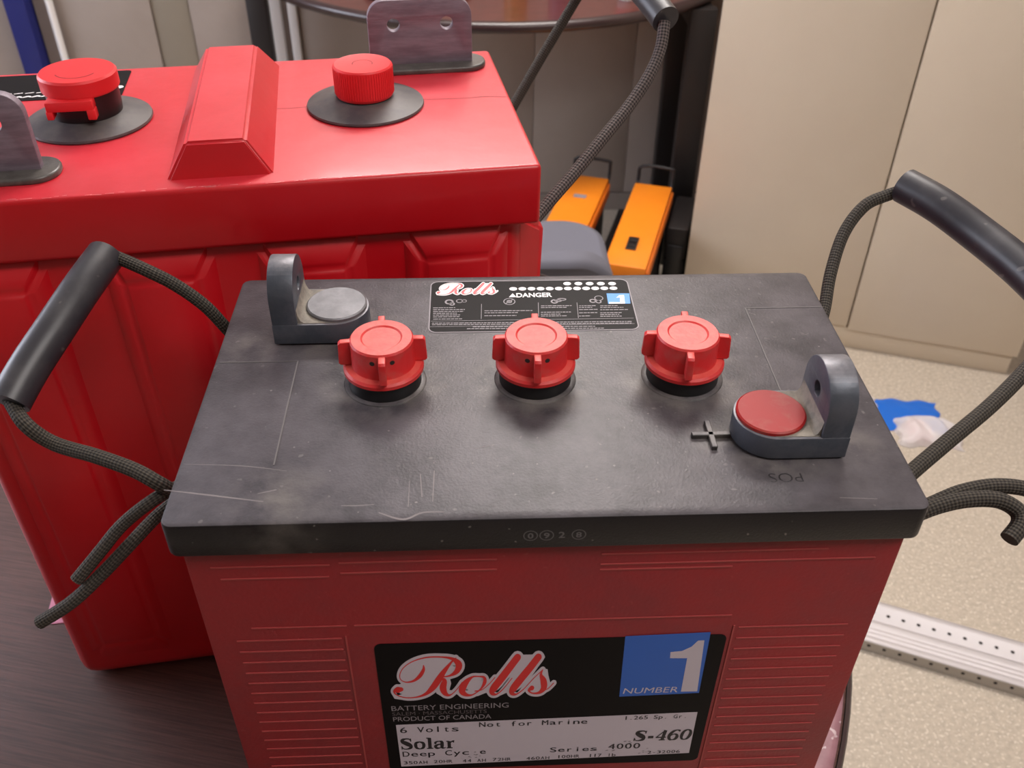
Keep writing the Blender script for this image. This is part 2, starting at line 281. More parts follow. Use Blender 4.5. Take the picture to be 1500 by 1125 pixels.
RROPA=[[0.1627,0.071,0.3558],[0.1713,0.0878,0.3615],[0.1782,0.1069,0.3749],[0.1882,0.1252,0.3907],[0.2009,0.1355,0.4029],[0.2143,0.1381,0.4086],[0.2254,0.138,0.4124]]
RROPB=[[0.267,0.036,0.3985],[0.2619,0.0227,0.3845],[0.246,0.0089,0.3757],[0.2236,-0.0078,0.3678],[0.1976,-0.0254,0.3616],[0.1746,-0.0413,0.3562],[0.1649,-0.0499,0.356]]
RTAIA=[[0.1687,-0.0614,0.3497],[0.1791,-0.0589,0.3535],[0.1924,-0.0562,0.3578],[0.208,-0.0552,0.3599],[0.2236,-0.057,0.3585],[0.2391,-0.0619,0.3533]]
RTAIB=[[0.1664,-0.0657,0.3521],[0.1779,-0.0633,0.3558],[0.1913,-0.062,0.3584],[0.2052,-0.0626,0.3585],[0.2138,-0.0667,0.3554],[0.2137,-0.0719,0.352],[0.2076,-0.0772,0.3482]]
BTUBE=[[0.1153,0.144,0.457],[0.1101,0.1703,0.4644],[0.1029,0.2105,0.4726],[0.0986,0.2566,0.4808]]
BROPA=[[-0.0056,0.0276,0.3644],[0.0067,0.0453,0.3652],[0.0215,0.0582,0.3733],[0.0398,0.0733,0.3834],[0.0622,0.0911,0.398],[0.0822,0.107,0.4111],[0.0991,0.1203,0.4267],[0.1096,0.1323,0.441],[0.1142,0.1431,0.4555]]
BROPB=[[0.0217,0.2369,0.3575],[0.0346,0.2469,0.373],[0.0504,0.2572,0.3928],[0.0678,0.2675,0.4146],[0.0838,0.2751,0.4359],[0.0955,0.2671,0.4609],[0.099,0.2559,0.48]]
MM = 0.001
# ---------------------------------------------------------------- materials used
M_floor = mat('floor_linoleum', s(188, 176, 159), 0.75, var=s(164, 153, 139), vscale=110, vamt=0.75, ramp=(0.42, 0.66), specks=(s(224, 214, 198), 190, 0.62, 0.7))
M_wall = mat('wall_grey', s(160, 148, 140), 0.6, var=s(146, 133, 124), vscale=2.2, vamt=0.5, bump=0.1)
M_wall2 = mat('wall_strip', s(136, 126, 112), 0.6)
M_wall3 = mat('wall_seam', s(140, 130, 122), 0.6)
M_white = mat('painted_white', s(222, 218, 215), 0.5)
M_ceil = mat('ceiling_white', s(225, 222, 218), 0.8)
M_blue = mat('blue_paint', s(24, 32, 104), 0.5)
M_cab = mat('cream_laminate', s(213, 199, 178), 0.45, var=s(208, 193, 172), vscale=4, vamt=0.5)
M_cabdk = mat('cabinet_gap', s(90, 74, 62), 0.7)
M_wood = mat('dark_wood', s(88, 57, 50), 0.42, var=s(54, 31, 25), vscale=9, vamt=0.9, stretch=(2, 60, 3), bump=0.25, bscale=30, coat=0.25, ramp=(0.35, 0.65))
M_wood2 = mat('mahogany_wood', s(92, 48, 42), 0.3, var=s(66, 32, 28), vscale=8, vamt=0.8, stretch=(2, 20, 2), coat=0.3)
M_edge = mat('dark_edging', s(46, 28, 28), 0.35, coat=0.3)
M_black = mat('black_plastic', s(26, 24, 26), 0.5)
M_blackm = mat('black_metal', s(30, 26, 26), 0.45)
M_lid = mat('charcoal_plastic', s(21, 19, 22), 0.42, spec=0.42, var=s(30, 27, 30), vscale=28, vamt=0.6, bump=0.16, bscale=900, ramp=(0.38, 0.7), specks=(s(150, 145, 140), 260, 0.735, 0.5))
dust_and_sheen(M_lid, s(92, 87, 92), .85)  # dust on the lid top, with its grey sheen painted in
dust_spots(M_lid, [(-.0725, -.001, .02, .036), (-.0015, -.001, .02, .034), (.0695, -.001, .02, .036), (.104, -.046, .02, .034), (.0745, -.0455, .004, .014), (-.104, .048, .022, .04), (-.11, -.080, .0, .03), (-.138, .03, .0, .022), (.135, -.05, .0, .02)], s(118, 112, 106), 0.55)
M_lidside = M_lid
M_body = mat('brick_red_plastic', s(140, 28, 34), 0.5, var=s(122, 36, 42), vscale=14, vamt=0.8, bump=0.2, bscale=500, specks=(s(150, 60, 60), 300, 0.74, 0.4))
M_bodyr = mat('brick_red_ridge', s(160, 62, 62), 0.55)
M_red = mat('bright_red_plastic', s(192, 8, 22), 0.42, var=s(196, 24, 36), vscale=16, vamt=0.6, bump=0.25, bscale=60, coat=0.15)
dust_and_sheen(M_red, s(226, 66, 80), .6, scale=12)  # pink glare of the cover top painted in, along with fading
M_seam = mat('red_seam', s(140, 20, 28), 0.6)
M_cap = mat('cap_red_plastic', s(208, 40, 42), 0.45, var=s(188, 84, 78), vscale=90, vamt=0.6, bump=0.2, bscale=300, ramp=(0.48, 0.66))
dust_and_sheen(M_cap, s(216, 96, 86), .8, scale=120)
M_capdust = mat('cap_flange_dust', s(200, 62, 58), 0.7, var=s(170, 108, 96), vscale=120, vamt=0.8)
M_knob = mat('big_cap_red', s(222, 40, 46), 0.4)
M_neck = mat('black_rubber', s(24, 23, 25), 0.4)
M_flange = mat('grey_rubber', s(66, 62, 66), 0.5, var=s(98, 92, 88), vscale=40, vamt=0.6)
M_lead = mat('lead_grey', s(72, 78, 88), 0.42, metal=0.3, var=s(98, 100, 108), vscale=75, vamt=0.5, bump=0.2, bscale=300)
M_leadlt = mat('lead_bright', s(128, 128, 132), 0.45, metal=0.4, var=s(104, 104, 108), vscale=70, vamt=0.7, bump=0.15, bscale=200)
dust_and_sheen(M_lead, s(150, 146, 150), .6, scale=150)
M_leaddust = mat('lead_dusty', s(146, 139, 128), 0.8, var=s(112, 108, 102), vscale=150, vamt=0.8)
M_plate = mat('lead_purple_grey', s(134, 122, 134), 0.5, metal=0.15, var=s(108, 96, 108), vscale=30, vamt=0.8, stretch=(1, 1, 6), bump=0.2, bscale=160)
M_pad = mat('sealant_grey', s(92, 90, 86), 0.35, var=s(62, 58, 56), vscale=60, vamt=0.8, bump=0.4, bscale=120)
M_redpaint = mat('red_paint', s(150, 10, 12), 0.45, spec=0.3, var=s(150, 84, 74), vscale=60, vamt=0.6, ramp=(0.5, 0.7))
M_grip = mat('rubber_grip', s(48, 47, 52), 0.4, var=s(78, 76, 78), vscale=50, vamt=0.45, specks=(s(130, 125, 120), 120, 0.72, 0.4), ramp=(0.5, 0.7))
M_rope = rope_mat('braided_cord', s(36, 33, 31), s(80, 74, 66), 16, 900)
M_rope2 = rope_mat('braided_cord_pale', s(30, 27, 28), s(110, 99, 96), 12, 700)
M_ink = mat('ink_black', s(9, 7, 9), 0.5, spec=0.12)
M_inkb = mat('print_black', s(26, 24, 30), 0.5)
M_inkw = mat('ink_pale', s(196, 188, 200), 0.4)
M_inkg = mat('ink_grey', s(140, 134, 140), 0.5)
M_inkgd = mat('ink_dim', s(88, 80, 84), 0.5)
M_inkr = mat('ink_red', s(208, 32, 34), 0.4)
M_inkpk = mat('ink_pink', s(215, 90, 95), 0.45)
M_inkbl = mat('ink_blue', s(20, 92, 190), 0.4)
M_inkbl2 = mat('ink_sky_blue', s(36, 140, 225), 0.4)
M_inkwh = mat('ink_white', s(240, 236, 238), 0.4)
M_scr = mat('scratch', s(122, 115, 116), 0.7)
M_orange = mat('orange_enamel', s(238, 136, 30), 0.4, var=s(232, 126, 26), vscale=6, vamt=0.5)
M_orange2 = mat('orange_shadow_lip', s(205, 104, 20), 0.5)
M_chair = mat('grey_fabric', s(98, 98, 108), 0.8, bump=0.3, bscale=900)
M_alu = mat('anodised_aluminium', s(208, 202, 202), 0.4, metal=0.25)
M_alu2 = mat('aluminium_side', s(170, 163, 154), 0.45, metal=0.3)
M_hole = mat('drilled_hole', s(40, 34, 32), 0.8)
M_pink = mat('pink_paper', s(214, 150, 178), 0.6)
M_wrap = mat('pink_film', s(150, 110, 118), 0.45, var=s(128, 88, 96), vscale=30, vamt=0.7, bump=0.4, bscale=90, specks=(s(205, 190, 192), 130, 0.70, 0.7))
M_film = bpy.data.materials.new('clear_film'); M_film.use_nodes = True
_b = M_film.node_tree.nodes['Principled BSDF']; _b.inputs['Base Color'].default_value = (0.95, 0.9, 0.9, 1); _b.inputs['Roughness'].default_value = 0.12; _b.inputs['Transmission Weight'].default_value = 0.4; _b.inputs['IOR'].default_value = 1.2
M_pinkbag = mat('pink_sweets', s(220, 170, 175), 0.5)
M_bluebag = mat('blue_foil', s(22, 104, 205), 0.3, bump=0.5, bscale=30)
M_yellow = mat('yellow_plastic', s(170, 120, 20), 0.4); M_purple = mat('purple_plastic', s(90, 50, 90), 0.4)
M_steel = mat('chrome', s(150, 150, 152), 0.25, metal=1.0)
M_lamp = bpy.data.materials.new('lamp_diffuser'); M_lamp.use_nodes = True
_b = M_lamp.node_tree.nodes['Principled BSDF']; _b.inputs['Emission Color'].default_value = (1, 0.95, 0.92, 1); _b.inputs['Emission Strength'].default_value = 6.0

M_pane = bpy.data.materials.new('daylit_frosted_pane'); M_pane.use_nodes = True
_b = M_pane.node_tree.nodes['Principled BSDF']; _b.inputs['Base Color'].default_value = (.8, .85, .9, 1); _b.inputs['Emission Color'].default_value = (0.82, 0.86, 1.0, 1); _b.inputs['Emission Strength'].default_value = PANE

# ================================================================ THE SETTING
X0, X1, Y0, Y1, ZC = -2.4, 2.6, -2.6, 2.35, 2.7
fl = struct(box('floor', X0, X1, Y0, Y1, -0.1, 0.0, M_floor))
struct(box('ceiling', X0, X1, Y0, Y1, ZC, ZC + 0.1, M_ceil))
wb = struct(box('wall_back', X0 - 0.1, X1 + 0.1, Y1, Y1 + 0.1, 0, ZC, M_wall))
bm = bmesh.new()
for y0_, y1_, z0_, z1_ in ((Y0, .1, 0, ZC), (1.9, Y1, 0, ZC), (.1, 1.9, 0, 1.0), (.1, 1.9, 2.3, ZC)): add_box(bm, X0 - .1, X0, y0_, y1_, z0_, z1_)
struct(fin('wall_left', bm, M_wall, None, False))
wn = bpy.data.objects.new('window_1', None); C.objects.link(wn); wn.location = (X0 - .05, 1.0, 1.0); struct(wn)
bm = bmesh.new()
for y0_, y1_, z0_, z1_ in ((-.9, -.84, 0, 1.3), (.84, .9, 0, 1.3), (-.84, .84, 0, .06), (-.84, .84, 1.24, 1.3), (-.03, .03, .06, 1.24)): add_box(bm, -.03, .045, y0_, y1_, z0_, z1_, .004)
fin('window_frame', bm, M_white, wn)
box('pane', -.02, -.012, -.84, -.03, .06, 1.24, M_pane, wn); box('pane', -.02, -.012, .03, .84, .06, 1.24, M_pane, wn)
box('window_sill', -.02, .14, -.93, .93, -.03, -.001, M_white, wn, bev=.004)
struct(box('wall_right', X1, X1 + 0.1, Y0, Y1, 0, ZC, M_wall))
struct(box('wall_front', X0 - 0.1, X1 + 0.1, Y0 - 0.1, Y0, 0, ZC, M_wall))
# cladding panels of the back wall, with a gap of some millimetres between neighbours
for x0, x1, m_, t in ((-2.38, -1.653, M_wall, .012), (-1.65, -1.274, M_wall, .012), (-1.214, -0.903, M_wall, .012), (-0.90, -0.80, M_wall2, .006), (-0.797, -0.60, M_wall, .014),
                      (-0.50, -0.298, M_wall, .012), (-0.2965, 0.1535, M_wall, .012), (0.155, 0.4435, M_wall, .012), (0.445, 1.0285, M_wall, .012), (1.03, 1.7535, M_wall, .012), (1.755, 2.58, M_wall, .012)):
    box('wall_panel', x0, x1, Y1 - t, Y1 - 0.0005, 0.057, ZC - 0.01, m_, wb, bev=0.001)
for x0, x1 in ((-0.592, -0.548), (-0.53, -0.505)):
    box('cover_strip', x0, x1, Y1 - 0.024, Y1 - 0.0005, 0.06, ZC - 0.01, M_white, wb, bev=0.004)
struct(box('baseboard_back', X0 + .01, X1 - .01, Y1 - 0.02, Y1 - 0.0001, 0, 0.055, M_wall3))
bp = box('wall_post', -1.272, -1.216, Y1 - 0.06, Y1 - 0.0005, 0, ZC, M_blue, bev=0.003)
tag(bp, 'dark blue vertical post against the grey wall, behind the larger red battery', 'post')
wp = tube('wall_pipe', [(-1.163, Y1 - 0.03, 0.0), (-1.163, Y1 - 0.03, 1.3), (-1.163, Y1 - 0.03, ZC)], 0.0095, M_white)
tag(wp, 'thin white vertical pipe beside the blue post on the grey wall', 'pipe')
for (l_, e_, c_) in LAMPS:
    t = thing('ceiling_lamp', 'long white ceiling lamp above the round table by the back wall' if l_[1] > 0 else 'long white ceiling lamp over the front of the room', 'lamp', (l_[0], l_[1], ZC))
    bm = bmesh.new(); add_box(bm, -.62, .62, -.32, .32, -.035, 0, .004); fin('housing', bm, M_white, t)
    box('diffuser', -.575, .575, -.275, .275, -.045, -.0345, M_lamp, t)

# ================================================================ CREAM CABINET
cab = thing('cabinet', 'tall cream two-door cabinet standing on the floor behind the smaller battery', 'cabinet', (0.9086, 1.5622, 0), math.atan2(-.3242, .946))
box('carcass', -.421, .401, .02, .36, .06, 1.92, M_cab, cab, bev=.001)
box('plinth', -.415, .395, .010, .34, 0, .06, M_cab, cab, bev=.001)
box('door', -.421, -.0022, 0.001, .0195, .066, 1.915, M_cab, cab, bev=.0012)
box('door', .0022, .401, -0.002, .0165, .06, 1.915, M_cab, cab, bev=.0012)
hb = tube('handle', [(-.03, .0, 1.05), (-.03, -.025, 1.06), (-.03, -.025, 1.16), (-.03, .0, 1.17)], .004, M_steel, cab)
tube('handle', [(.03, .0, 1.05), (.03, -.025, 1.06), (.03, -.025, 1.16), (.03, .0, 1.17)], .004, M_steel, cab)

# ================================================================ DESK AT THE BACK WALL
desk = thing('curved_desk', 'dark mahogany desk with a curved front edge against the grey back wall', 'desk', (0.05, 2.2, 0))
def arc_top(rad, yb, cy, n=48):
    x_ = math.sqrt(rad * rad - (yb - cy) ** 2); a0 = math.atan2(yb - cy, -x_); a1 = math.atan2(yb - cy, x_)
    a0 = a0 if a0 > 0 else a0 + 2 * math.pi; a1 = a1 + 2 * math.pi
    return [(rad * math.cos(a0 + (a1 - a0) * i / n), cy + rad * math.sin(a0 + (a1 - a0) * i / n)) for i in range(n + 1)]
shape('desk_top', [arc_top(.683, .135, .295)], .72, .745, M_wood2, desk)
pts = arc_top(.683, .135, .295)
tube('edging', [(x, y, .7325) for x, y in pts[::3]], .0135, M_edge, desk, n=3)
box('leg', -.655, -.605, -.03, .02, 0, .72, M_blackm, desk, bev=.002)
box('leg', .462, .527, -.215, -.185, 0, .72, M_blackm, desk, bev=.002)
box('leg', .475, .53, .08, .12, 0, .72, M_blackm, desk, bev=.002)
box('foot_rail', .47, .52, -.1845, .0795, 0.0, .04, M_blackm, desk, bev=.002)
box('side_rail', .472, .522, -.1845, .0795, .66, .7195, M_blackm, desk, bev=.002)
# on the desk
t = thing('monitor_base', 'black flat stand on the curved mahogany desk, behind the two-hole terminal plate', 'stand', (-.155, 2.06, .745))
shape('foot', [rrect(-.13, .13, -.09, .09, .05)], 0, .012, M_black, t, bev=.003)
box('column', -.03, .03, .02, .045, .0125, .32, M_black, t, bev=.004)
def bottle(name, x, y, m_, label):
    t = thing(name, label, 'bottle', (x, y, .745))
    lathe('flask', [(0, 0), (.026, 0), (.029, .003), (.029, .11), (.024, .13), (.012, .142), (.012, .155), (0, .155)], m_, t, seg=28)
    lathe('screw_cap', [(0, .156), (.014, .156), (.014, .176), (.012, .178), (0, .178)], M_white, t, seg=24)
bottle('plastic_bottle', .085, 2.055, M_yellow, 'yellow plastic bottle on the curved desk, reflected in its dark top')
bottle('plastic_bottle', .195, 2.055, M_purple, 'purple plastic bottle on the curved desk, right of the yellow one')
t = thing('small_cup', 'small white cup with a red band at the curved desk, above the cord handle', 'cup', (.352, 1.985, .745))
lathe('bowl', [(0, 0), (.022, 0), (.024, .002), (.03, .07), (.028, .07), (.022, .004), (0, .004)], M_white, t, seg=28)
lathe('band', [(.0258, .02), (.0265, .02), (.0282, .045), (.0274, .045)], M_inkr, t, seg=28)

# ================================================================ ORANGE UNITS ON THE FLOOR
def power_unit(x, y, w_, L_, label, sticker):
    t = thing('power_unit', label, 'power unit', (x, y, 0), R(-18), 'orange-topped units on the floor')
    box('case', -w_ / 2 + .006, w_ / 2 - .006, -L_ / 2 + .006, L_ / 2 - .006, 0.012, .262, M_black, t, bev=.004)
    c = box('cover', -w_ / 2, w_ / 2, -L_ / 2, L_ / 2, .2625, .30, M_orange, t, bev=.003)
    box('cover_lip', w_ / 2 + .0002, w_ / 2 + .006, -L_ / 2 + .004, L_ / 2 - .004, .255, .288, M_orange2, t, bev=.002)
    sw = box('switch', -.0125, .0125, -L_ / 2 + .075, -L_ / 2 + .135, .3002, .3035, M_black, t, bev=.001)
    box('rocker', -.009, .009, -L_ / 2 + .108, -L_ / 2 + .128, .3036, .307, M_blackm, sw, bev=.001)
    box('rocker', -.009, .009, -L_ / 2 + .082, -L_ / 2 + .102, .3036, .307, M_blackm, sw, bev=.001)
    box('front_panel', -w_ / 2 + .004, w_ / 2 - .004, -L_ / 2 - .006, -L_ / 2 + .0055, .03, .262, M_blue, t, bev=.002)
    h = w_ / 2 - .004
    tube('carry_handle', [(-h, L_ / 2 - .01, .285), (-h, L_ / 2 + .022, .288), (-h, L_ / 2 + .03, .305), (-h + .008, L_ / 2 + .03, .335), (h - .008, L_ / 2 + .03, .335), (h, L_ / 2 + .03, .325), (h, L_ / 2 + .022, .288), (h, L_ / 2 - .01, .285)], .0045, M_black, t, n=4, seg=10)
    for sx in (-1, 1):
        for sy in (-1, 1): lathe('foot', [(0, 0), (.01, 0), (.011, .0115), (0, .0115)], M_neck, t, sx * (w_ / 2 - .02), sy * (L_ / 2 - .03), 12)
    if sticker: box('sticker', -.016, .016, .085, .103, .3001, .3006, M_inkg, t)
    return t
power_unit(.2165, 1.745, .104, .43, 'left orange-topped black unit with a black switch and grey sticker, on the floor', True)
power_unit(.3795, 1.69, .098, .43, 'right orange-topped black unit with blue front, nearer the cabinet', False)

def shade_block(x, y, w_, L_, h_, label):  # black blocks added to fill the shaded dark gaps beside the units
    t = thing('shade_block', label, 'case', (x, y, 0), R(-18))
    box('shell', -w_ / 2, w_ / 2, -L_ / 2, L_ / 2, 0, h_ * .62, M_black, t, bev=.006); box('lid', -w_ / 2, w_ / 2, -L_ / 2, L_ / 2, h_ * .62 + .001, h_, M_blackm, t, bev=.006)
    box('latch', -.02, .02, -L_ / 2 - .006, -L_ / 2 - .0005, h_ * .45, h_ * .8, M_neck, t, bev=.002)
shade_block(.327, 1.80, .056, .60, .13, 'low black block added for the shaded floor between the two orange-topped units')
shade_block(.523, 1.855, .055, .19, .24, 'upright black block added for the shaded gap between the right orange unit and the cabinet')

# ================================================================ GREY CHAIR
ch = thing('office_chair', 'grey chair with a rounded backrest behind the larger battery', 'chair', (0.03, 1.15, 0), 0)
bm = bmesh.new(); me = shape_mesh([rrect(-.19, .182, .29, .624, .085, 10)], -.0, .05, .012)
for v in me.vertices:
    x, y, z = v.co; v.co = Vector((x, -.15 - z + 1.2 * x * x, y - .0))
bm.from_mesh(me); bpy.data.meshes.remove(me); fin('backrest', bm, M_chair, ch, True, 50)
bm = bmesh.new(); me = shape_mesh([rrect(-.21, .21, -.15, .27, .09, 10)], .41, .46, .015); bm.from_mesh(me); bpy.data.meshes.remove(me); fin('seat', bm, M_chair, ch, True, 50)
tube('back_support', [(0, -.11, .35), (0, -.12, .40), (0, -.165, .402), (0, -.185, .45), (0, -.152, .50)][:2] + [(0, -.17, .40), (0, -.213, .43), (0, -.212, .52)], .011, M_black, ch)
lathe('gas_column', [(0, .08), (.028, .08), (.028, .26), (.016, .262), (.016, .3795), (.07, .38), (.07, .4095), (0, .4095)], M_black, ch, seg=24)
for i in range(5):
    a = R(72 * i + 20); ca, sa = math.cos(a), math.sin(a)
    b_ = tube('leg', [(.02 * ca, .02 * sa, .10), (.13 * ca, .13 * sa, .085), (.27 * ca, .27 * sa, .065)], .016, M_black, ch, seg=10)
    bm = bmesh.new(); add_lathe(bm, [(0, -.012), (.024, -.012), (.027, -.008), (.027, .008), (.024, .012), (0, .012)], seg=16, mtx=Matrix.Translation((.27 * ca, .27 * sa, .027)) @ Matrix.Rotation(a, 4, 'Z') @ Matrix.Rotation(R(90), 4, 'X')); fin('caster', bm, M_neck, b_)

# ================================================================ ROUND TABLE UNDER THE BATTERIES
TB = thing('round_table', 'round dark wooden table with a dark rim carrying both batteries', 'table', (-.247, .2665, 0), R(-14))
shape('table_top', [circ(0, 0, .546, 96)], .724, .75, M_wood, TB, bev=.0015)
lathe('edging', [(.5462, .722), (.549, .7225), (.5505, .725), (.5505, .7485), (.549, .7505), (.5462, .7508)], M_edge, TB, seg=128)
lathe('pedestal', [(0, .02), (.05, .02), (.04, .06), (.035, .35), (.045, .68), (.12, .71), (.12, .7235), (0, .7235)], M_edge, TB, seg=32)
for i in range(4):
    a = R(90 * i + 45); ca, sa = math.cos(a), math.sin(a)
    tube('leg', [(.03 * ca, .03 * sa, .06), (.2 * ca, .2 * sa, .045), (.38 * ca, .38 * sa, .022)], .022, M_edge, TB, seg=12, taper=lambda u: 1 - .15 * u)

# pink film and pink paper lying on the table
bm = bmesh.new(); random.seed(5)
N = 30
def pink_h(x, y): return .0006 + .0005 * math.sin(x * 300) * math.sin(y * 260)
outline = rrect(.075, .232, -.10, .07, .012)
G = [[None] * (N + 1) for _ in range(N + 1)]
for i in range(N + 1):
    for j in range(N + 1):
        u, v = i / N, j / N; y = -.15 + .228 * v; xe = -.247 + math.sqrt(.5495 ** 2 - (y - .2665) ** 2) - .0065
        x = .08 + (xe - .08) * u; G[i][j] = bm.verts.new((x, y, .7514 + .0009 * math.sin(x * 330 + y * 90) * math.sin(y * 270) ** 2))
for i in range(N):
    for j in range(N): bm.faces.new((G[i][j], G[i + 1][j], G[i + 1][j + 1], G[i][j + 1]))
o = fin('plastic_film', bm, M_wrap, None, True, 60); tag(o, 'pinkish bubbly plastic film on the table edge, right of the smaller battery', 'plastic film')
sd = o.modifiers.new('t', 'SOLIDIFY'); sd.thickness = .0005; sd.offset = 1
pp = shape('paper_slip', [[(-.4063, .2037), (-.4025, .174), (-.396, .164), (-.34, .17), (-.33, .23)]], .7502, .7508, M_pink)
tag(pp, 'pink paper slip poking out under the left side of the larger battery', 'paper')

# ================================================================ FLOOR CLUTTER: rail and bag
a = math.atan2(-.0953, .2185)
rail = thing('aluminium_rail', 'long perforated white aluminium rail lying on the floor by the table', 'rail', (.835, .622, 0), a)
prof = [(-.0475, 0), (.0475, 0), (.0475, .030), (.034, .030), (.033, .0265), (.0095, .0265), (.0085, .0225), (.0045, .0225), (.0035, .027), (-.012, .027), (-.013, .0255), (-.0155, .0255), (-.0165, .027), (-.0215, .027), (-.0225, .0255), (-.025, .0255), (-.026, .027), (-.031, .027), (-.032, .0255), (-.0345, .0255), (-.0355, .027), (-.0465, .027), (-.0475, .026)]
me = shape_mesh([prof], -.42, .75); me.transform(Matrix(((0, 0, 1, 0), (1, 0, 0, 0), (0, 1, 0, 0), (0, 0, 0, 1))))
bm = bmesh.new(); bm.from_mesh(me); bpy.data.meshes.remove(me); rb = fin('profile', bm, M_alu, rail, False)
bm = bmesh.new(); add_box(bm, -.42, .75, -.0485, -.0476, .001, .0245); fin('side_face', bm, M_alu2, rail, False)
bm = bmesh.new()
for i in range(44):
    x = -.405 + .0262 * i
    add_lathe(bm, [(.0035, 0), (.0035, .0002), (0, .0002)], x, .0215, 10, mtx=Matrix.Translation((0, 0, .0266)))
stuff(fin('top_holes', bm, M_hole, rb, False))
bm = bmesh.new()
for i in range(44):
    x = -.405 + .0262 * i
    add_lathe(bm, [(.0033, 0), (.0033, .0002), (0, .0002)], 0, 0, 10, mtx=Matrix.Translation((x, -.0487, .0165)) @ Matrix.Rotation(R(90), 4, 'X'))
stuff(fin('side_holes', bm, M_hole, rb, False))

bag = thing('plastic_packet', 'crumpled clear plastic packet with a blue label on the floor before the cabinet', 'packet', (.965, 1.265, 0), R(-8))
def crumple(name, m_, x0, x1, y0, y1, hz, seed, nx=26, ny=18, thin=.004):
    rnd = random.Random(seed); bm = bmesh.new(); ph = [(rnd.uniform(40, 130), rnd.uniform(40, 130), rnd.uniform(0, 6)) for _ in range(6)]
    G = [[None] * (ny + 1) for _ in range(nx + 1)]
    for i in range(nx + 1):
        for j in range(ny + 1):
            u, v = i / nx, j / ny; e = (math.sin(math.pi * u) * math.sin(math.pi * v)) ** .45
            x = x0 + (x1 - x0) * u + .004 * math.sin(v * 17 + seed); y = y0 + (y1 - y0) * v + .004 * math.sin(u * 15 + seed)
            f = sum(math.sin(a_ * x + b_ * y + c_) for a_, b_, c_ in ph) / 6
            G[i][j] = bm.verts.new((x, y, .001 + hz * e * (1 + .55 * f)))
    for i in range(nx):
        for j in range(ny): bm.faces.new((G[i][j], G[i + 1][j], G[i + 1][j + 1], G[i][j + 1]))
    return fin(name, bm, m_, bag, True, 25)
c = crumple('blue_label', M_bluebag, -.065, .085, -.03, .085, .007, 3); c['label'] = 'blue printed header of the packet'
crumple('silver_end', M_alu, -.09, -.055, .02, .09, .009, 7, 10, 10)
crumple('contents', M_pinkbag, -.012, .05, -.07, .0, .02, 4)
crumple('clear_bag', M_film, -.03, .11, -.085, .012, .034, 9)

# ================================================================ SMALLER BATTERY (front)
A = thing('battery', 'smaller battery with black lid, three red winged caps and a brick-red case', 'battery', (0, 0, .7512))
LZ = .3838   # lid top above the base
MF = Matrix(((1, 0, 0, 0), (0, 0, -1, -.0885), (0, 1, 0, -.0012), (0, 0, 0, 1)))      # label plane of the front face
body = box('case', -.1525, .1525, -.0885, .0885, 0, .366, M_body, A, bev=.0022, seg=2)
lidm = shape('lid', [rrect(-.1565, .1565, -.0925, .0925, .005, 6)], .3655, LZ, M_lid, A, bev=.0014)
# moulded ridges on the front face
bm = bmesh.new()
def ridge(x0, x1, z0, z1, p=.0004): add_box(bm, x0, x1, -.0885 - p, -.088, z0, z1)
for i in range(34):
    z = .3045 - .0081 * i
    if z > .02: ridge(-.1395, -.0925, z - .0004, z + .0004); ridge(.0895, .1405, z - .0004, z + .0004)
for z, a_, b_ in ((.3545, -.142, -.0925), (.347, -.139, -.0935), (.3555, -.0885, -.022), (.349, -.0885, -.022), (.357, .0225, .12), (.3505, .0225, .142), (.347, .0225, .08), (.3135, -.1315, -.0895), (.3135, -.086, .085)):
    ridge(a_, b_, z - .00035, z + .00035)
for x in (-.0905, .0872): ridge(x - .0004, x + .0004, .02, .306)
fin('moulded_ridges', bm, M_bodyr, body, False)
# date code on the lid's front edge
MG = Matrix(((1, 0, 0, 0), (0, 0, -1, -.0926), (0, 1, 0, 0), (0, 0, 0, 1)))
bm = bmesh.new()
for x in (-.0083, -.0017, .0115):
    z = .3738
    for k in range(20):
        a0, a1 = 2 * math.pi * k / 20, 2 * math.pi * (k + 1) / 20
        bm.faces.new([bm.verts.new(MG @ Vector((x + r_ * math.cos(t_), z + r_ * math.sin(t_), .0001))) for r_, t_ in ((.0026, a0), (.0030, a0), (.0030, a1), (.0026, a1))])
    text_into(bm, {-.0083: '0', -.0017: '9', .0115: '8'}[x], x - .0012, x + .0012, z - .0016, .0032, MG @ Matrix.Translation((0, 0, .0001)), bold=.02)
text_into(bm, '2', .0032, .0058, .3722, .0036, MG @ Matrix.Translation((0, 0, .0001)), bold=.02)
mc = flat('date_code', bm, mat('code_grey', s(100, 98, 100), .6), lidm)

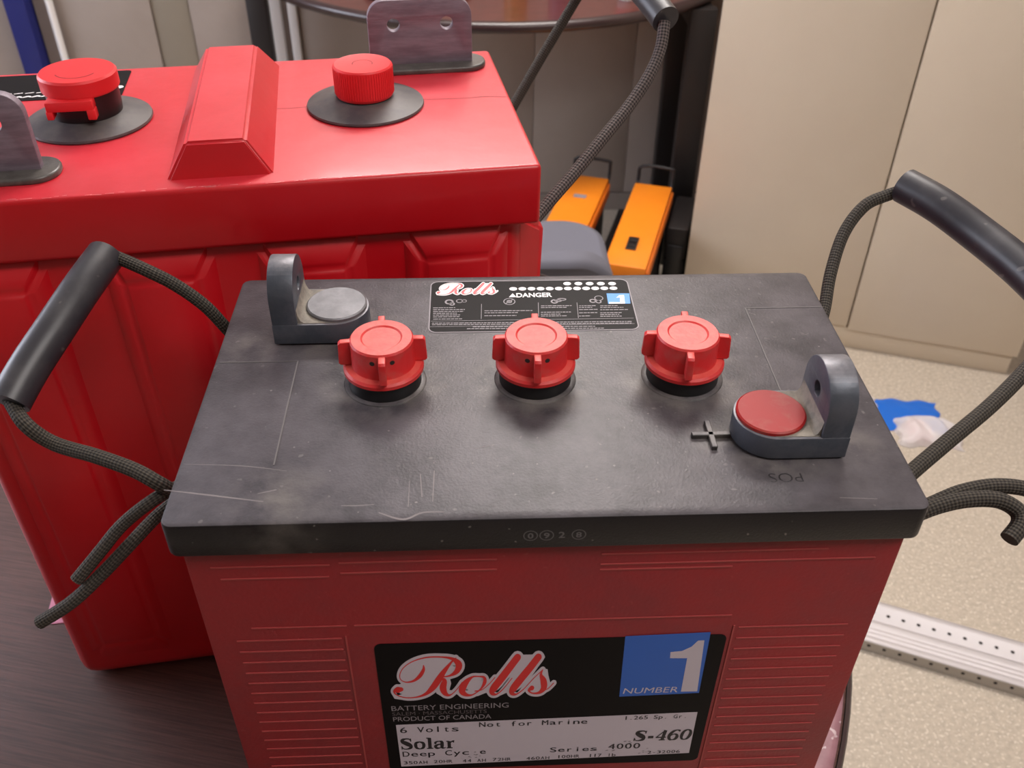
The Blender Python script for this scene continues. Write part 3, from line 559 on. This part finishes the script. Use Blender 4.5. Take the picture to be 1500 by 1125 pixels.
# faint moulded panels and scratches on the lid
bm = bmesh.new()
def lr(x0, x1, y0, y1): add_box(bm, x0, x1, y0, y1, LZ - .0003, LZ + .00022)
M_rdg = mat('dusty_ridge', s(98, 94, 94), .6)
lr(-.154, -.1165, .0158, .0163); lr(-.1165, -.1159, -.058, .0163); fin('panel_ridge', bm, M_rdg, lidm, False); bm = bmesh.new()
lr(.1145, .155, .0562, .0567); lr(.1139, .1145, -.014, .0567); fin('panel_ridge', bm, M_rdg, lidm, False)
bm = bmesh.new(); I4 = Matrix.Identity(4)
for pts in ([(-.159, -.0716, .0003), (-.14, -.0752, .0008), (-.1172, -.0797, .0004)], [(-.1543, -.0562, .0002), (-.13, -.058, .0004), (-.1102, -.0618, .0002)], [(-.058, -.0696, .0002), (-.0579, -.0843, .0004)],
            [(-.0536, -.0657, .0004), (-.0525, -.079, .0004)], [(-.0478, -.0637, .0005), (-.048, -.0819, .0003)], [(-.0694, -.0875, .0005), (-.0596, -.0915, .001), (-.052, -.088, .0008), (-.0434, -.0879, .0004)],
            [(-.085, -.083, .0003), (-.079, -.0832, .0005), (-.072, -.0828, .0003)], [(-.12, -.075, .0003), (-.113, -.073, .0006)], [(.115, .052, .0003), (.118, .0505, .0003)], [(.12, -.085, .0004), (.135, -.0862, .0003)], [(-.03, -.05, .0002), (-.022, -.048, .0003)]):
    ribbon_into(bm, pts, Matrix.Translation((0, 0, LZ + .00006)), n=6)
rnd = random.Random(8)
for _ in range(70):
    x, y = rnd.uniform(-.152, .152), rnd.uniform(-.089, .089); r_ = rnd.uniform(.0002, .0006)
    bm.faces.new([bm.verts.new((x + r_ * math.cos(k * math.pi / 3) * rnd.uniform(.6, 1.3), y + r_ * math.sin(k * math.pi / 3), LZ + .00006)) for k in range(6)])
stuff(flat('scratches', bm, M_scr, lidm))

# raised plus and POS
plus = bmesh.new(); add_box(plus, .0655, .0828, -.0468, -.0443, LZ - .0005, LZ + .0022, .0003, 1); add_box(plus, .0728, .0754, -.0545, -.0366, LZ - .0005, LZ + .0022, .0003, 1)
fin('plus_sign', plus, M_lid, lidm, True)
bm = bmesh.new(); text_into(bm, 'POS', -.1078, -.0936, .0698, .0058, Matrix.Rotation(math.pi, 4, 'Z'), bold=-.012)
me = bpy.data.meshes.new('p'); bm.to_mesh(me); bm.free(); me.transform(Matrix.Translation((0, 0, LZ + .00007))); link('pos_lettering', me, mat('embossed_dark', s(36, 33, 36), .5), lidm)

# vent caps
def vent_cap(x, y, rot, label=None):
    b = lathe('vent_cap', [(.0, .0080), (.0176, .0080), (.0188, .0088), (.0188, .0105), (.0178, .0116), (.0150, .0120), (.0148, .0126), (.0147, .0246), (.0140, .0256), (.0096, .0256), (.0088, .0250), (0, .0250)], M_cap, A, seg=56, ang=30)
    b.location = (x, y, LZ); b.rotation_euler = (0, 0, rot)
    if label: b['label'] = label
    n_ = lathe('neck', [(0, -.0005), (.0172, -.0005), (.0172, .0055), (.0165, .0079), (0, .0079)], M_neck, b, seg=48); n_['label'] = 'black neck under the red cap'
    for k in range(4):
        a = R(90 * k)
        w_ = bmesh.new(); me = shape_mesh([[(.0120, .0), (.0195, .0), (.0205, .001), (.0200, .0115), (.0190, .0125), (.0138, .0128), (.0120, .0120)]], -.0016, .0016, .0004)
        w_.from_mesh(me); bpy.data.meshes.remove(me)
        mt = Matrix.Translation((0, 0, .0121)) @ Matrix.Rotation(a, 4, 'Z') @ Matrix(((1, 0, 0, 0), (0, 0, -1, 0), (0, 1, 0, 0), (0, 0, 0, 1)))
        bmesh.ops.transform(w_, matrix=mt, verts=w_.verts); fin('wing', w_, M_cap, b, True, 30)
    if x > .05: return b
    d = bmesh.new()
    for aa in (-108, -72):
        a = R(aa); add_lathe(d, [(.0012, 0), (.0012, .0003), (0, .0003)], seg=12, mtx=Matrix.Translation((.01445 * math.cos(a), .01445 * math.sin(a), .021)) @ Matrix.Rotation(a, 4, 'Z') @ Matrix.Rotation(R(90), 4, 'Y'))
    fin('vent_holes', d, M_hole, b, False)
    return b
vent_cap(-.0725, -.001, R(4)); vent_cap(-.0012, -.001, R(-1)); vent_cap(.0695, -.001, R(-6))
# low boss rings round the necks
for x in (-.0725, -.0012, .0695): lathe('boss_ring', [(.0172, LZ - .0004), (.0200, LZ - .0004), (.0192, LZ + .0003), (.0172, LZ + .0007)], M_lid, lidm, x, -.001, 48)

# terminals (the far left one is the near right one turned by half a turn)
def terminal(flip, disc_m, label):
    z0 = LZ; k = -1 if flip else 1
    mt = Matrix.Rotation(math.pi, 4, 'Z') if flip else Matrix.Identity(4)
    cx, cy, r_ = .0995, -.0455, .0167
    lp = [(cx + r_ * math.cos(R(90 + 180 * i / 24)), cy + r_ * math.sin(R(90 + 180 * i / 24))) for i in range(25)] + [(.1290, cy - r_), (.1290, cy + r_)]
    b = shape('terminal', [lp], z0 + .0012, z0 + .0125, M_lead, A, bev=.0005, mtx=mt); b['label'] = label
    base = [(cx + (r_ - .0015) * math.cos(R(90 + 180 * i / 24)), cy + (r_ - .0015) * math.sin(R(90 + 180 * i / 24))) for i in range(25)] + [(.1275, cy - r_ + .001), (.1275, cy + r_ - .0015)]
    shape('base_pad', [base], z0 - .0004, z0 + .0012, M_neck, b, mtx=mt)
    # upright lug: outline in (y, z)
    r2 = .0165; zt = .0405 - r2
    out = [(-r2, .0), (r2, .0)] + [(r2 * math.cos(R(180 * i / 24)), zt + r2 * math.sin(R(180 * i / 24))) for i in range(25)]
    hole = circ(0, .0265, .0036, 20)
    me = shape_mesh([out, hole], -.0062, .0062, .0005)
    me.transform(mt @ Matrix.Translation((.1228, cy, z0 + .0126 - .0126)) @ Matrix(((0, 0, 1, 0), (1, 0, 0, 0), (0, 1, 0, .0)   , (0, 0, 0, 1))) )
    bm = bmesh.new(); bm.from_mesh(me); bpy.data.meshes.remove(me)
    for v in bm.verts: v.co.z = max(v.co.z, z0 + .0014)
    bmesh.ops.remove_doubles(bm, verts=bm.verts, dist=1e-6)
    fin('upright_lug', bm, M_lead, b, True, 30)
    # fillet and dusty top between disc and lug
    bm = bmesh.new()
    pr = [(.1166, .0122), (.1125, .0122), (.1150, .0135), (.1162, .0165), (.1166, .0200)]
    v0 = [bm.verts.new(mt @ Vector((x, cy - .0150, z0 + z))) for x, z in pr]; v1 = [bm.verts.new(mt @ Vector((x, cy + .0150, z0 + z))) for x, z in pr]
    bm.faces.new(v0); bm.faces.new(v1[::-1])
    for i in range(5): bm.faces.new((v0[i], v0[(i + 1) % 5], v1[(i + 1) % 5], v1[i]))
    fin('fillet', bm, M_leaddust, b, True, 60)
    top = [(cx + (r_ - .0015) * math.cos(R(90 + 180 * i / 24)), cy + (r_ - .0015) * math.sin(R(90 + 180 * i / 24))) for i in range(25)] + [(.1165, cy - r_ + .0012), (.1165, cy + r_ - .0012)]
    shape('dusty_top', [top], z0 + .0124, z0 + .0128, M_leaddust, b, mtx=mt)
    bm = bmesh.new(); add_lathe(bm, [(0, .0126), (.0151, .0126), (.0151, .0140), (.0143, .0146), (0, .0147)], seg=48, mtx=mt @ Matrix.Translation((cx - .0006, cy, z0)))
    d = fin('post_disc', bm, disc_m, b, True, 30)
    return b, d
tb, td = terminal(False, M_redpaint, 'grey lead terminal with a red painted disc'); td['label'] = 'worn red painted disc'
terminal(True, M_leadlt, 'grey lead terminal with a bare metal disc')

# cord handles
def off(P, o=(0, 0, -.0012)): return [(p[0] - o[0], p[1] - o[1], p[2] + o[2]) for p in P]
r1 = tube('cord_handle', off(LROPA), .0034, M_rope, A); r1['label'] = 'left braided cord with its dark tube grip'
tube('handle_grip', off(LTUBE), .0094, M_grip, r1, seg=24)
tube('cord_end', off(LROPB), .0035, M_rope, r1)
tube('cord_tail', off(LTAIA), .0031, M_rope, r1); tube('cord_tail', off(LTAIB), .0032, M_rope, r1)
r2 = tube('cord_handle', off(RROPA), .0036, M_rope, A); r2['label'] = 'right braided cord with its dark tube grip'
tube('handle_grip', off(RTUBE), .0102, M_grip, r2, seg=24)
tube('cord_end', off(RROPB), .0039, M_rope, r2)
tube('cord_tail', off(RTAIA), .0036, M_rope, r2); tube('cord_tail', off(RTAIB), .0036, M_rope, r2, taper=lambda u: 1 + .15 * u)

# ---- front label
def mmp(P): return [(p[0] * MM, p[1] * MM) + tuple(v * MM for v in p[2:]) for p in P]
lab = shape('front_label', [rrect(-.0785, .0850, .1925, .3008, .0035)], .0, .0003, M_ink, body, mtx=MF)
lab['label'] = 'black printed front label with a red script logo'
# the label's edges lean a little: print follows the measured corners
def front(name, m_, z, polys=(), texts=(), bold=0.0, shear=0.0):
    bm = bmesh.new()
    for p in polys: poly_into(bm, mmp(p), MF, z)
    for (t_, x0, x1, yb, h) in texts: text_into(bm, t_, x0 * MM, x1 * MM, yb * MM, h * MM, MF @ Matrix.Translation((0, 0, z)), bold, shear)
    return flat(name, bm, m_, lab)
front('white_panel', M_inkw, .00036, [WHITE]); front('blue_panel', M_inkbl, .00036, [BLUE])
front('large_numeral', M_inkw, .00044, [ONE])
front('lettering', M_inkg, .00044, texts=TXW); front('lettering', M_inkgd, .00044, texts=TXG)
front('lettering', M_inkw, .00046, texts=TXN, bold=.0, shear=.12)
bm = bmesh.new()
for (t_, x0, x1, yb, h) in TXB: mono_into(bm, t_, x0 * MM, x1 * MM, yb * MM, h * MM, MF, .00046, .00016 if h > 3.5 else .00007)
flat('lettering', bm, M_inkb, lab)
def logo(parent, MX, z, wm, rm, extra, nm='logo'):
    bm = bmesh.new(); poly_into(bm, mmp(RSIL), MX, z); K = 1.735; MK = MX @ Matrix.Diagonal((1, K, 1, 1))
    sq = lambda P: [(p[0], p[1] / K, p[2]) for p in mmp(P)]
    for i, st in enumerate(RS): ribbon_into(bm, sq(st), MK, z + .000006 * (i + 1), extra)
    a_ = flat(nm + '_outline', bm, wm, parent)
    bm = bmesh.new()
    for i, st in enumerate(RS): ribbon_into(bm, sq(st), MK, z + .00008 + .000006 * i, 0)
    flat(nm + '_lettering', bm, rm, parent)
logo(lab, MF, .00042, M_inkw, M_inkr, .0012)
# bold serif words, drawn in strokes: units of cap height; each glyph is (advance, strokes)
G_ = {
 'S': (.72, [[(.56, .78, .05), (.50, .93, .06), (.32, .97, .07), (.14, .88, .14), (.12, .72, .17), (.32, .54, .22), (.52, .36, .20), (.54, .16, .15), (.36, .03, .06), (.16, .06, .05), (.08, .24, .05)], [(.57, .99, .05), (.57, .70, .05)], [(.07, .01, .05), (.07, .30, .05)]]),
 'o': (.64, [[(.30, .66, .05), (.12, .55, .13), (.09, .34, .17), (.13, .12, .13), (.30, .01, .05), (.47, .12, .13), (.52, .34, .17), (.48, .55, .13), (.30, .66, .05)]]),
 'l': (.40, [[(.20, 1.0, .17), (.20, .02, .17)], [(.04, .98, .05), (.2, .98, .05)], [(.03, .025, .05), (.37, .025, .05)]]),
 'a': (.66, [[(.10, .52, .13), (.16, .62, .07), (.32, .66, .05), (.44, .58, .15), (.45, .40, .17), (.45, .12, .17), (.52, .02, .07), (.62, .06, .04)], [(.42, .40, .05), (.22, .34, .08), (.10, .20, .16), (.16, .05, .12), (.30, .03, .05), (.43, .14, .05)]]),
 'r': (.52, [[(.17, .64, .17), (.17, .02, .17)], [(.02, .63, .05), (.17, .63, .05)], [(.02, .025, .05), (.34, .025, .05)], [(.24, .50, .05), (.33, .62, .07), (.44, .60, .15)]]),
 '-': (.42, [[(.05, .34, .13), (.34, .34, .13)]]),
 '4': (.66, [[(.44, .98, .05), (.08, .30, .05)], [(.05, .29, .06), (.60, .29, .06)], [(.44, .98, .17), (.44, .03, .17)], [(.27, .025, .05), (.6, .025, .05)]]),
 '6': (.66, [[(.54, .90, .11), (.40, .97, .05), (.22, .84, .12), (.11, .55, .17), (.10, .28, .17), (.20, .06, .12), (.33, .01, .05), (.47, .10, .13), (.52, .30, .17), (.46, .50, .12), (.33, .58, .05), (.17, .46, .06)]]),
 '0': (.66, [[(.31, .98, .05), (.15, .84, .12), (.09, .50, .17), (.15, .14, .12), (.31, .01, .05), (.47, .14, .12), (.53, .50, .17), (.47, .84, .12), (.31, .98, .05)]])}
def serif(bm, spec, shear, MX, z):
    t_, x0, x1, yb, h = spec; tot = sum(G_[c][0] for c in t_); kx = (x1 - x0) / tot * MM; h *= MM; x = x0 * MM; K = 1.735; zz = z
    for c in t_:
        for st in G_[c][1]:
            zz += .000003
            ribbon_into(bm, [(x + (p[0]) * kx + p[1] * h / K * shear, (yb * MM + p[1] * h) / K, p[2] * kx * 1.05) for p in st], MX @ Matrix.Diagonal((1, K, 1, 1)), zz, 0, caps=len(st) > 3)
        x += G_[c][0] * kx
for _sp, _sh in ((SOL, 0), (S460, .22)):
    bm = bmesh.new(); serif(bm, _sp, _sh, MF, .00046); flat('serif_lettering', bm, M_inkb, lab)
# smudges on the white panel
bm = bmesh.new(); rnd = random.Random(3)
for (cx, cz, n_) in ((-34, 204, 7), (47, 213, 5), (56, 203, 5), (36, 206, 3)):
    for _ in range(n_):
        x, z, r_ = cx + rnd.gauss(0, 1.6), cz + rnd.gauss(0, 1.2), rnd.uniform(.2, .5)
        bm.faces.new([bm.verts.new(MF @ Vector(((x + r_ * 1.8 * math.cos(k * math.pi / 3)) * MM, (z + r_ * math.sin(k * math.pi / 3) + .4 * r_ * math.cos(k * math.pi / 3)) * MM, .00048))) for k in range(6)])
stuff(flat('smudges', bm, M_inkg, lab))

# ---- label on the lid
MT = Matrix.Translation((0, 0, LZ))
tl = shape('top_label', [rrect(-.0530, .0548, .0385, .0868, .004)], .00002, .0002, M_ink, lidm, mtx=MT); tl['label'] = 'black printed warning label on the lid'
bm = bmesh.new(); me = shape_mesh([rrect(-.0534, .0552, .0381, .0872, .0042), rrect(-.0528, .0546, .0387, .0866, .0038)], .0001, .00022); me.transform(MT); bm.from_mesh(me); bpy.data.meshes.remove(me)
fin('label_border', bm, M_inkg, tl, False)
bm = bmesh.new()
for i, (x, y) in enumerate(TDOT):
    bm.faces.new([bm.verts.new(MT @ Vector(((x + 2.15 * math.cos(2 * math.pi * k / 20)) * MM, (y + (1.75) * math.sin(2 * math.pi * k / 20)) * MM, .00026))) for k in range(20)])
poly_into(bm, mmp(TTRI), MT, .00026)
text_into(bm, TDAN[0], TDAN[1] * MM, TDAN[2] * MM, .0701, .0042, MT @ Matrix.Translation((0, 0, .00026)), bold=.03)
flat('lettering', bm, M_inkwh, tl)
bm = bmesh.new(); poly_into(bm, mmp(TBLUE), MT, .00026); flat('blue_panel', bm, M_inkbl2, tl)
bm = bmesh.new(); poly_into(bm, mmp(TONE), MT, .00030); flat('large_numeral', bm, M_inkwh, tl)
# Rolls again, shrunk
sx_ = (TROL[1][0] - TROL[0][0]) / (6.05 + 73.14); sy_ = (TROL[2][1] - TROL[0][1]) / (291.47 - 256.18)
MR = MT @ Matrix(((sx_, 0, 0, (TROL[0][0] + 73.14 * sx_) * MM), (0, sy_, 0, (TROL[0][1] - 256.18 * sy_ + .4) * MM), (0, 0, 1, -.00008), (0, 0, 0, 1)))
logo(tl, MR, .0003, M_inkwh, M_inkpk, .0011)
bm = bmesh.new(); rnd = random.Random(2)
for (a_, b_) in TLIN:     # illegibly small print: rows of dashes
    x = a_[0]
    while x < b_[0]:
        l_ = rnd.uniform(.8, 2.6); y = a_[1] + (b_[1] - a_[1]) * (x - a_[0]) / (b_[0] - a_[0])
        xe = min(x + l_, b_[0]); bm.faces.new([bm.verts.new(MT @ Vector((px * MM, py * MM, .00026))) for px, py in ((x, y - .32), (xe, y - .32), (xe, y + .32), (x, y + .32))]); x = xe + .35
for (a_, b_) in TRUL: ribbon_into(bm, [(a_[0] * MM, a_[1] * MM, .00028), (b_[0] * MM, b_[1] * MM, .00028)], MT, .00027, n=1, caps=False)
stuff(flat('fine_print', bm, M_inkg, tl))
bm = bmesh.new()    # the pictograms: goggles, no-flame ring, hand, face
def ring(cx, cy, r_, w_, ky=1.0):
    ribbon_into(bm, [((cx + r_ * math.cos(2 * math.pi * k / 16)) * MM, (cy + ky * r_ * math.sin(2 * math.pi * k / 16)) * MM, w_ * MM) for k in range(17)], MT, .00027, n=1, caps=False)
ring(-43, 66.5, 1.9, 1.0); ring(-41.5, 64.5, 1.2, .8); ring(-37.5, 67.2, 1.6, .5); ring(-35.0, 67.2, 1.2, .4)
ring(-10.9, 66, 3.0, .5); ribbon_into(bm, [(-.0131, .0639, .0006), (-.0088, .0682, .0006)], MT, .00027, n=1)
ring(-10.9, 66, 1.1, .8); ring(13.2, 65.4, 1.6, .9); ring(17.2, 67.3, 2.3, .6, .4); ring(15.2, 66.2, 1.8, .7, .5)
ring(33.8, 65.4, 1.5, .8); ring(37.3, 68, 2.2, .5); ring(36.8, 64.6, 1.3, .7)
stuff(flat('pictograms', bm, M_inkg, tl))

# ================================================================ LARGER BATTERY (back left)
B = thing('battery', 'larger bright red battery with a wide ridge and two round caps, standing behind', 'battery', (.0109, .148, .7515), R(7.6))
H = .4235
bb = box('case', -.3645, -.008, .0065, .1935, 0, H - .034, M_red, B, bev=.014, seg=4)
lid2 = box('cover', -.365, 0, 0, .20, H - .038, H, M_red, B, bev=.0028, seg=3)
# raised ribs with sloping shoulders
def rib(name, cx, hw, axis, side):
    """axis 'y': on the front (side -1) or back (+1) wall; axis 'x': on an end wall"""
    bm = bmesh.new(); zt = H - .0395; out = .0115; 
    def P(u, d, z):
        if axis == 'y': return (cx + u, (.0075 - d) if side < 0 else (.1925 + d), z)
        return ((-.009 + d) if side > 0 else (-.3635 - d), cx + u, z)
    o_ = out if axis == 'y' else (.018 if side > 0 else .004); ob = o_ * .45
    base = [P(-hw - .009, 0, zt), P(hw + .009, 0, zt), P(hw + .009, 0, .022), P(-hw - .009, 0, .022)]
    topf = [P(-hw + .002, o_, zt - .0155), P(hw - .002, o_, zt - .0155), P(hw - .002, ob, .045), P(-hw + .002, ob, .045)]
    b_ = [bm.verts.new(p) for p in base]; t_ = [bm.verts.new(p) for p in topf]
    bm.faces.new(t_); bm.faces.new(b_[::-1])
    for i in range(4): bm.faces.new((b_[i], b_[(i + 1) % 4], t_[(i + 1) % 4], t_[i]))
    bmesh.ops.bevel(bm, geom=[e for e in bm.edges if all(v in t_ for v in e.verts) or (e.verts[0] in t_) != (e.verts[1] in t_)], offset=.0042, segments=4, affect='EDGES')
    fin(name, bm, M_red, bb, True, 50)
for cx in (-.317, -.224, -.1368, -.0507):
    rib('rib', cx, .0235, 'y', -1); rib('rib', cx, .0235, 'y', 1)
for cy in (.052, .148): rib('rib', cy, .026, 'x', 1); rib('rib', cy, .026, 'x', -1)
# ridge across the cover
bm = bmesh.new()
bs = [(-.2105, .0125), (-.152, .0125), (-.152, .190), (-.2105, .190)]; ts = [(-.1975, .0175), (-.1650, .0175), (-.1650, .177), (-.1975, .177)]
b_ = [bm.verts.new((x, y, H - .0005)) for x, y in bs]; t_ = [bm.verts.new((x, y, H + .0195)) for x, y in ts]
bm.faces.new(t_); bm.faces.new(b_[::-1])
for i in range(4): bm.faces.new((b_[i], b_[(i + 1) % 4], t_[(i + 1) % 4], t_[i]))
bmesh.ops.bevel(bm, geom=[e for e in bm.edges if e.verts[0] in t_ or e.verts[1] in t_], offset=.0016, segments=3, affect='EDGES')
fin('cover_ridge', bm, M_red, lid2, True, 50)
bm = bmesh.new()
for pts in ([(-.152, .1085, .0005), (-.145, .108, .0005), (-.133, .1085, .0004)], [(-.0585, .110, .0004), (-.03, .108, .0005), (-.018, .109, .0007), (-.002, .106, .0005)]):
    bm = bmesh.new(); ribbon_into(bm, pts, Matrix.Translation((0, 0, H + .0001)), n=6); flat('seam_line', bm, M_seam, lid2)
bm = bmesh.new(); rnd = random.Random(11)
for _ in range(60):
    x = rnd.uniform(-.36, -.004); y = rnd.choice((.0012, .0018, .0024)); l_ = rnd.uniform(.001, .006)
    ribbon_into(bm, [(x, y, .0002), (x + l_, y + rnd.uniform(-.0004, .0006), .0004)], Matrix.Translation((0, 0, H + .00008)), n=1, caps=False)
stuff(flat('edge_scuffs', bm, mat('scuff_pink', s(238, 150, 150), .6), lid2))

# caps of the larger battery
def flange(cap, cy_=0): return lathe('flange', [(0, 0), (.0372, 0), (.0378, .001), (.0374, .0022), (.026, .0052), (.0215, .0065), (0, .0065)], M_flange, cap, seg=64)
k1 = lathe('screw_cap', [(0, .0075), (.0180, .0075), (.0188, .009), (.0188, .0262), (.0178, .0272), (.0165, .0270), (0, .0270)], M_knob, B, seg=72, ang=25)
k1.location = (-.0955, .1065, H); k1['label'] = 'knurled red screw cap on a black rubber flange'
flange(k1); bm = bmesh.new()
for i in range(72):
    a_ = 2 * math.pi * i / 72; add_box(bm, .0186, .0191, -.00035, .00035, .0095, .0255, mtx=Matrix.Rotation(a_, 4, 'Z'))
stuff(fin('knurling', bm, M_knob, k1, False)); lathe('neck', [(0, .0063), (.0172, .0063), (.0172, .0077), (0, .0077)], M_neck, k1)
bm = bmesh.new(); ribbon_into(bm, [(.0063 * math.cos(R(t)), .0063 * math.sin(R(t)), .0006) for t in range(-20, 201, 15)], Matrix.Translation((0, 0, .02708)), n=2); flat('moulded_mark', bm, M_seam, k1)
k2 = lathe('flip_cap', [(0, .0215), (.0222, .0215), (.0228, .0225), (.0228, .0305), (.0216, .0318), (0, .0318)], M_knob, B, seg=64, ang=30)
k2.location = (-.2665, .1065, H); k2['label'] = 'red cap with a hinge tab on a black neck and flange'
flange(k2); lathe('neck', [(0, .006), (.0208, .006), (.0212, .010), (.0212, .0214), (0, .0214)], M_neck, k2)
bm = bmesh.new(); add_box(bm, -.0165, .0105, -.0262, -.0160, .0160, .0222, .001)
add_box(bm, .0060, .0110, -.0266, -.0190, .0105, .0168, .0008); add_box(bm, -.0170, -.0130, -.0262, -.0170, .0115, .0168, .0008); fin('hinge_tab', bm, M_knob, k2)
bm = bmesh.new(); ribbon_into(bm, [(.012 * math.cos(R(t)), -.002 + .012 * math.sin(R(t)), .0007) for t in range(205, 336, 10)], Matrix.Translation((0, 0, .0319)), n=2); flat('moulded_mark', bm, M_seam, k2)

# flag terminals: a plate with two holes on a sealant pad
def flag(x0, x1, y, label):
    w_ = (x1 - x0) / 2; cx = (x0 + x1) / 2
    lp = rrect(-w_, w_, 0, .0465, (.0, .012, .012, .0), 8)
    me = shape_mesh([lp, circ(-w_ + .0175, .030, .0044), circ(w_ - .0175, .030, .0044)], -.0032, .0032, .0006)
    me.transform(Matrix.Translation((cx, y, H + .0005)) @ Matrix(((1, 0, 0, 0), (0, 0, -1, 0), (0, 1, 0, 0), (0, 0, 0, 1))))
    bm = bmesh.new(); bm.from_mesh(me); bpy.data.meshes.remove(me); bmesh.ops.remove_doubles(bm, verts=bm.verts, dist=1e-6)
    t = fin('flag_terminal', bm, M_plate, B, True, 30); t['label'] = label
    me = shape_mesh([rrect(cx - w_ - .009, cx + w_ + .0095, y - .0155, y + .0155, .0145, 8)], H - .0004, H + .0036, .0012)
    bm = bmesh.new(); bm.from_mesh(me); bpy.data.meshes.remove(me); fin('sealant_pad', bm, M_pad, t, True, 50)
flag(-.0885, -.0168, .1715, 'grey lead plate terminal with two holes'); flag(-.3485, -.2790, .0340, 'grey lead plate terminal with two holes')

# label at the back left of the cover
ZB = Matrix.Translation((0, 0, H)); l2 = shape('cover_label', [rrect(-.352, -.2535, .146, .194, .003)], .00002, .0003, M_ink, lid2, mtx=ZB); l2['label'] = 'black printed label behind the left cap'
bm = bmesh.new(); rnd = random.Random(4)
for i in range(12):
    x = -.345 + .0058 * i
    ribbon_into(bm, [(x, .152, .0016), (x + .003, .1535, .0022), (x + .0045, .152, .0012)], ZB, .00036, n=3)
for i in range(6): ribbon_into(bm, [(-.33 + .007 * i, .159, .0010), (-.3255 + .007 * i, .160, .0012)], ZB, .00036, n=2)
ribbon_into(bm, [(-.2625, .160, .0045), (-.2570, .162, .0052)], ZB, .00036, n=3); stuff(flat('fine_print', bm, M_inkwh, l2))

# cord handle on its right side
r3 = tube('cord_handle', BROPA, .0042, M_rope2, B); r3['label'] = 'braided cord with a dark tube grip rising from the right end'
tube('handle_grip', BTUBE, .0098, M_grip, r3, seg=24); tube('cord_end', BROPB, .0040, M_rope, r3)
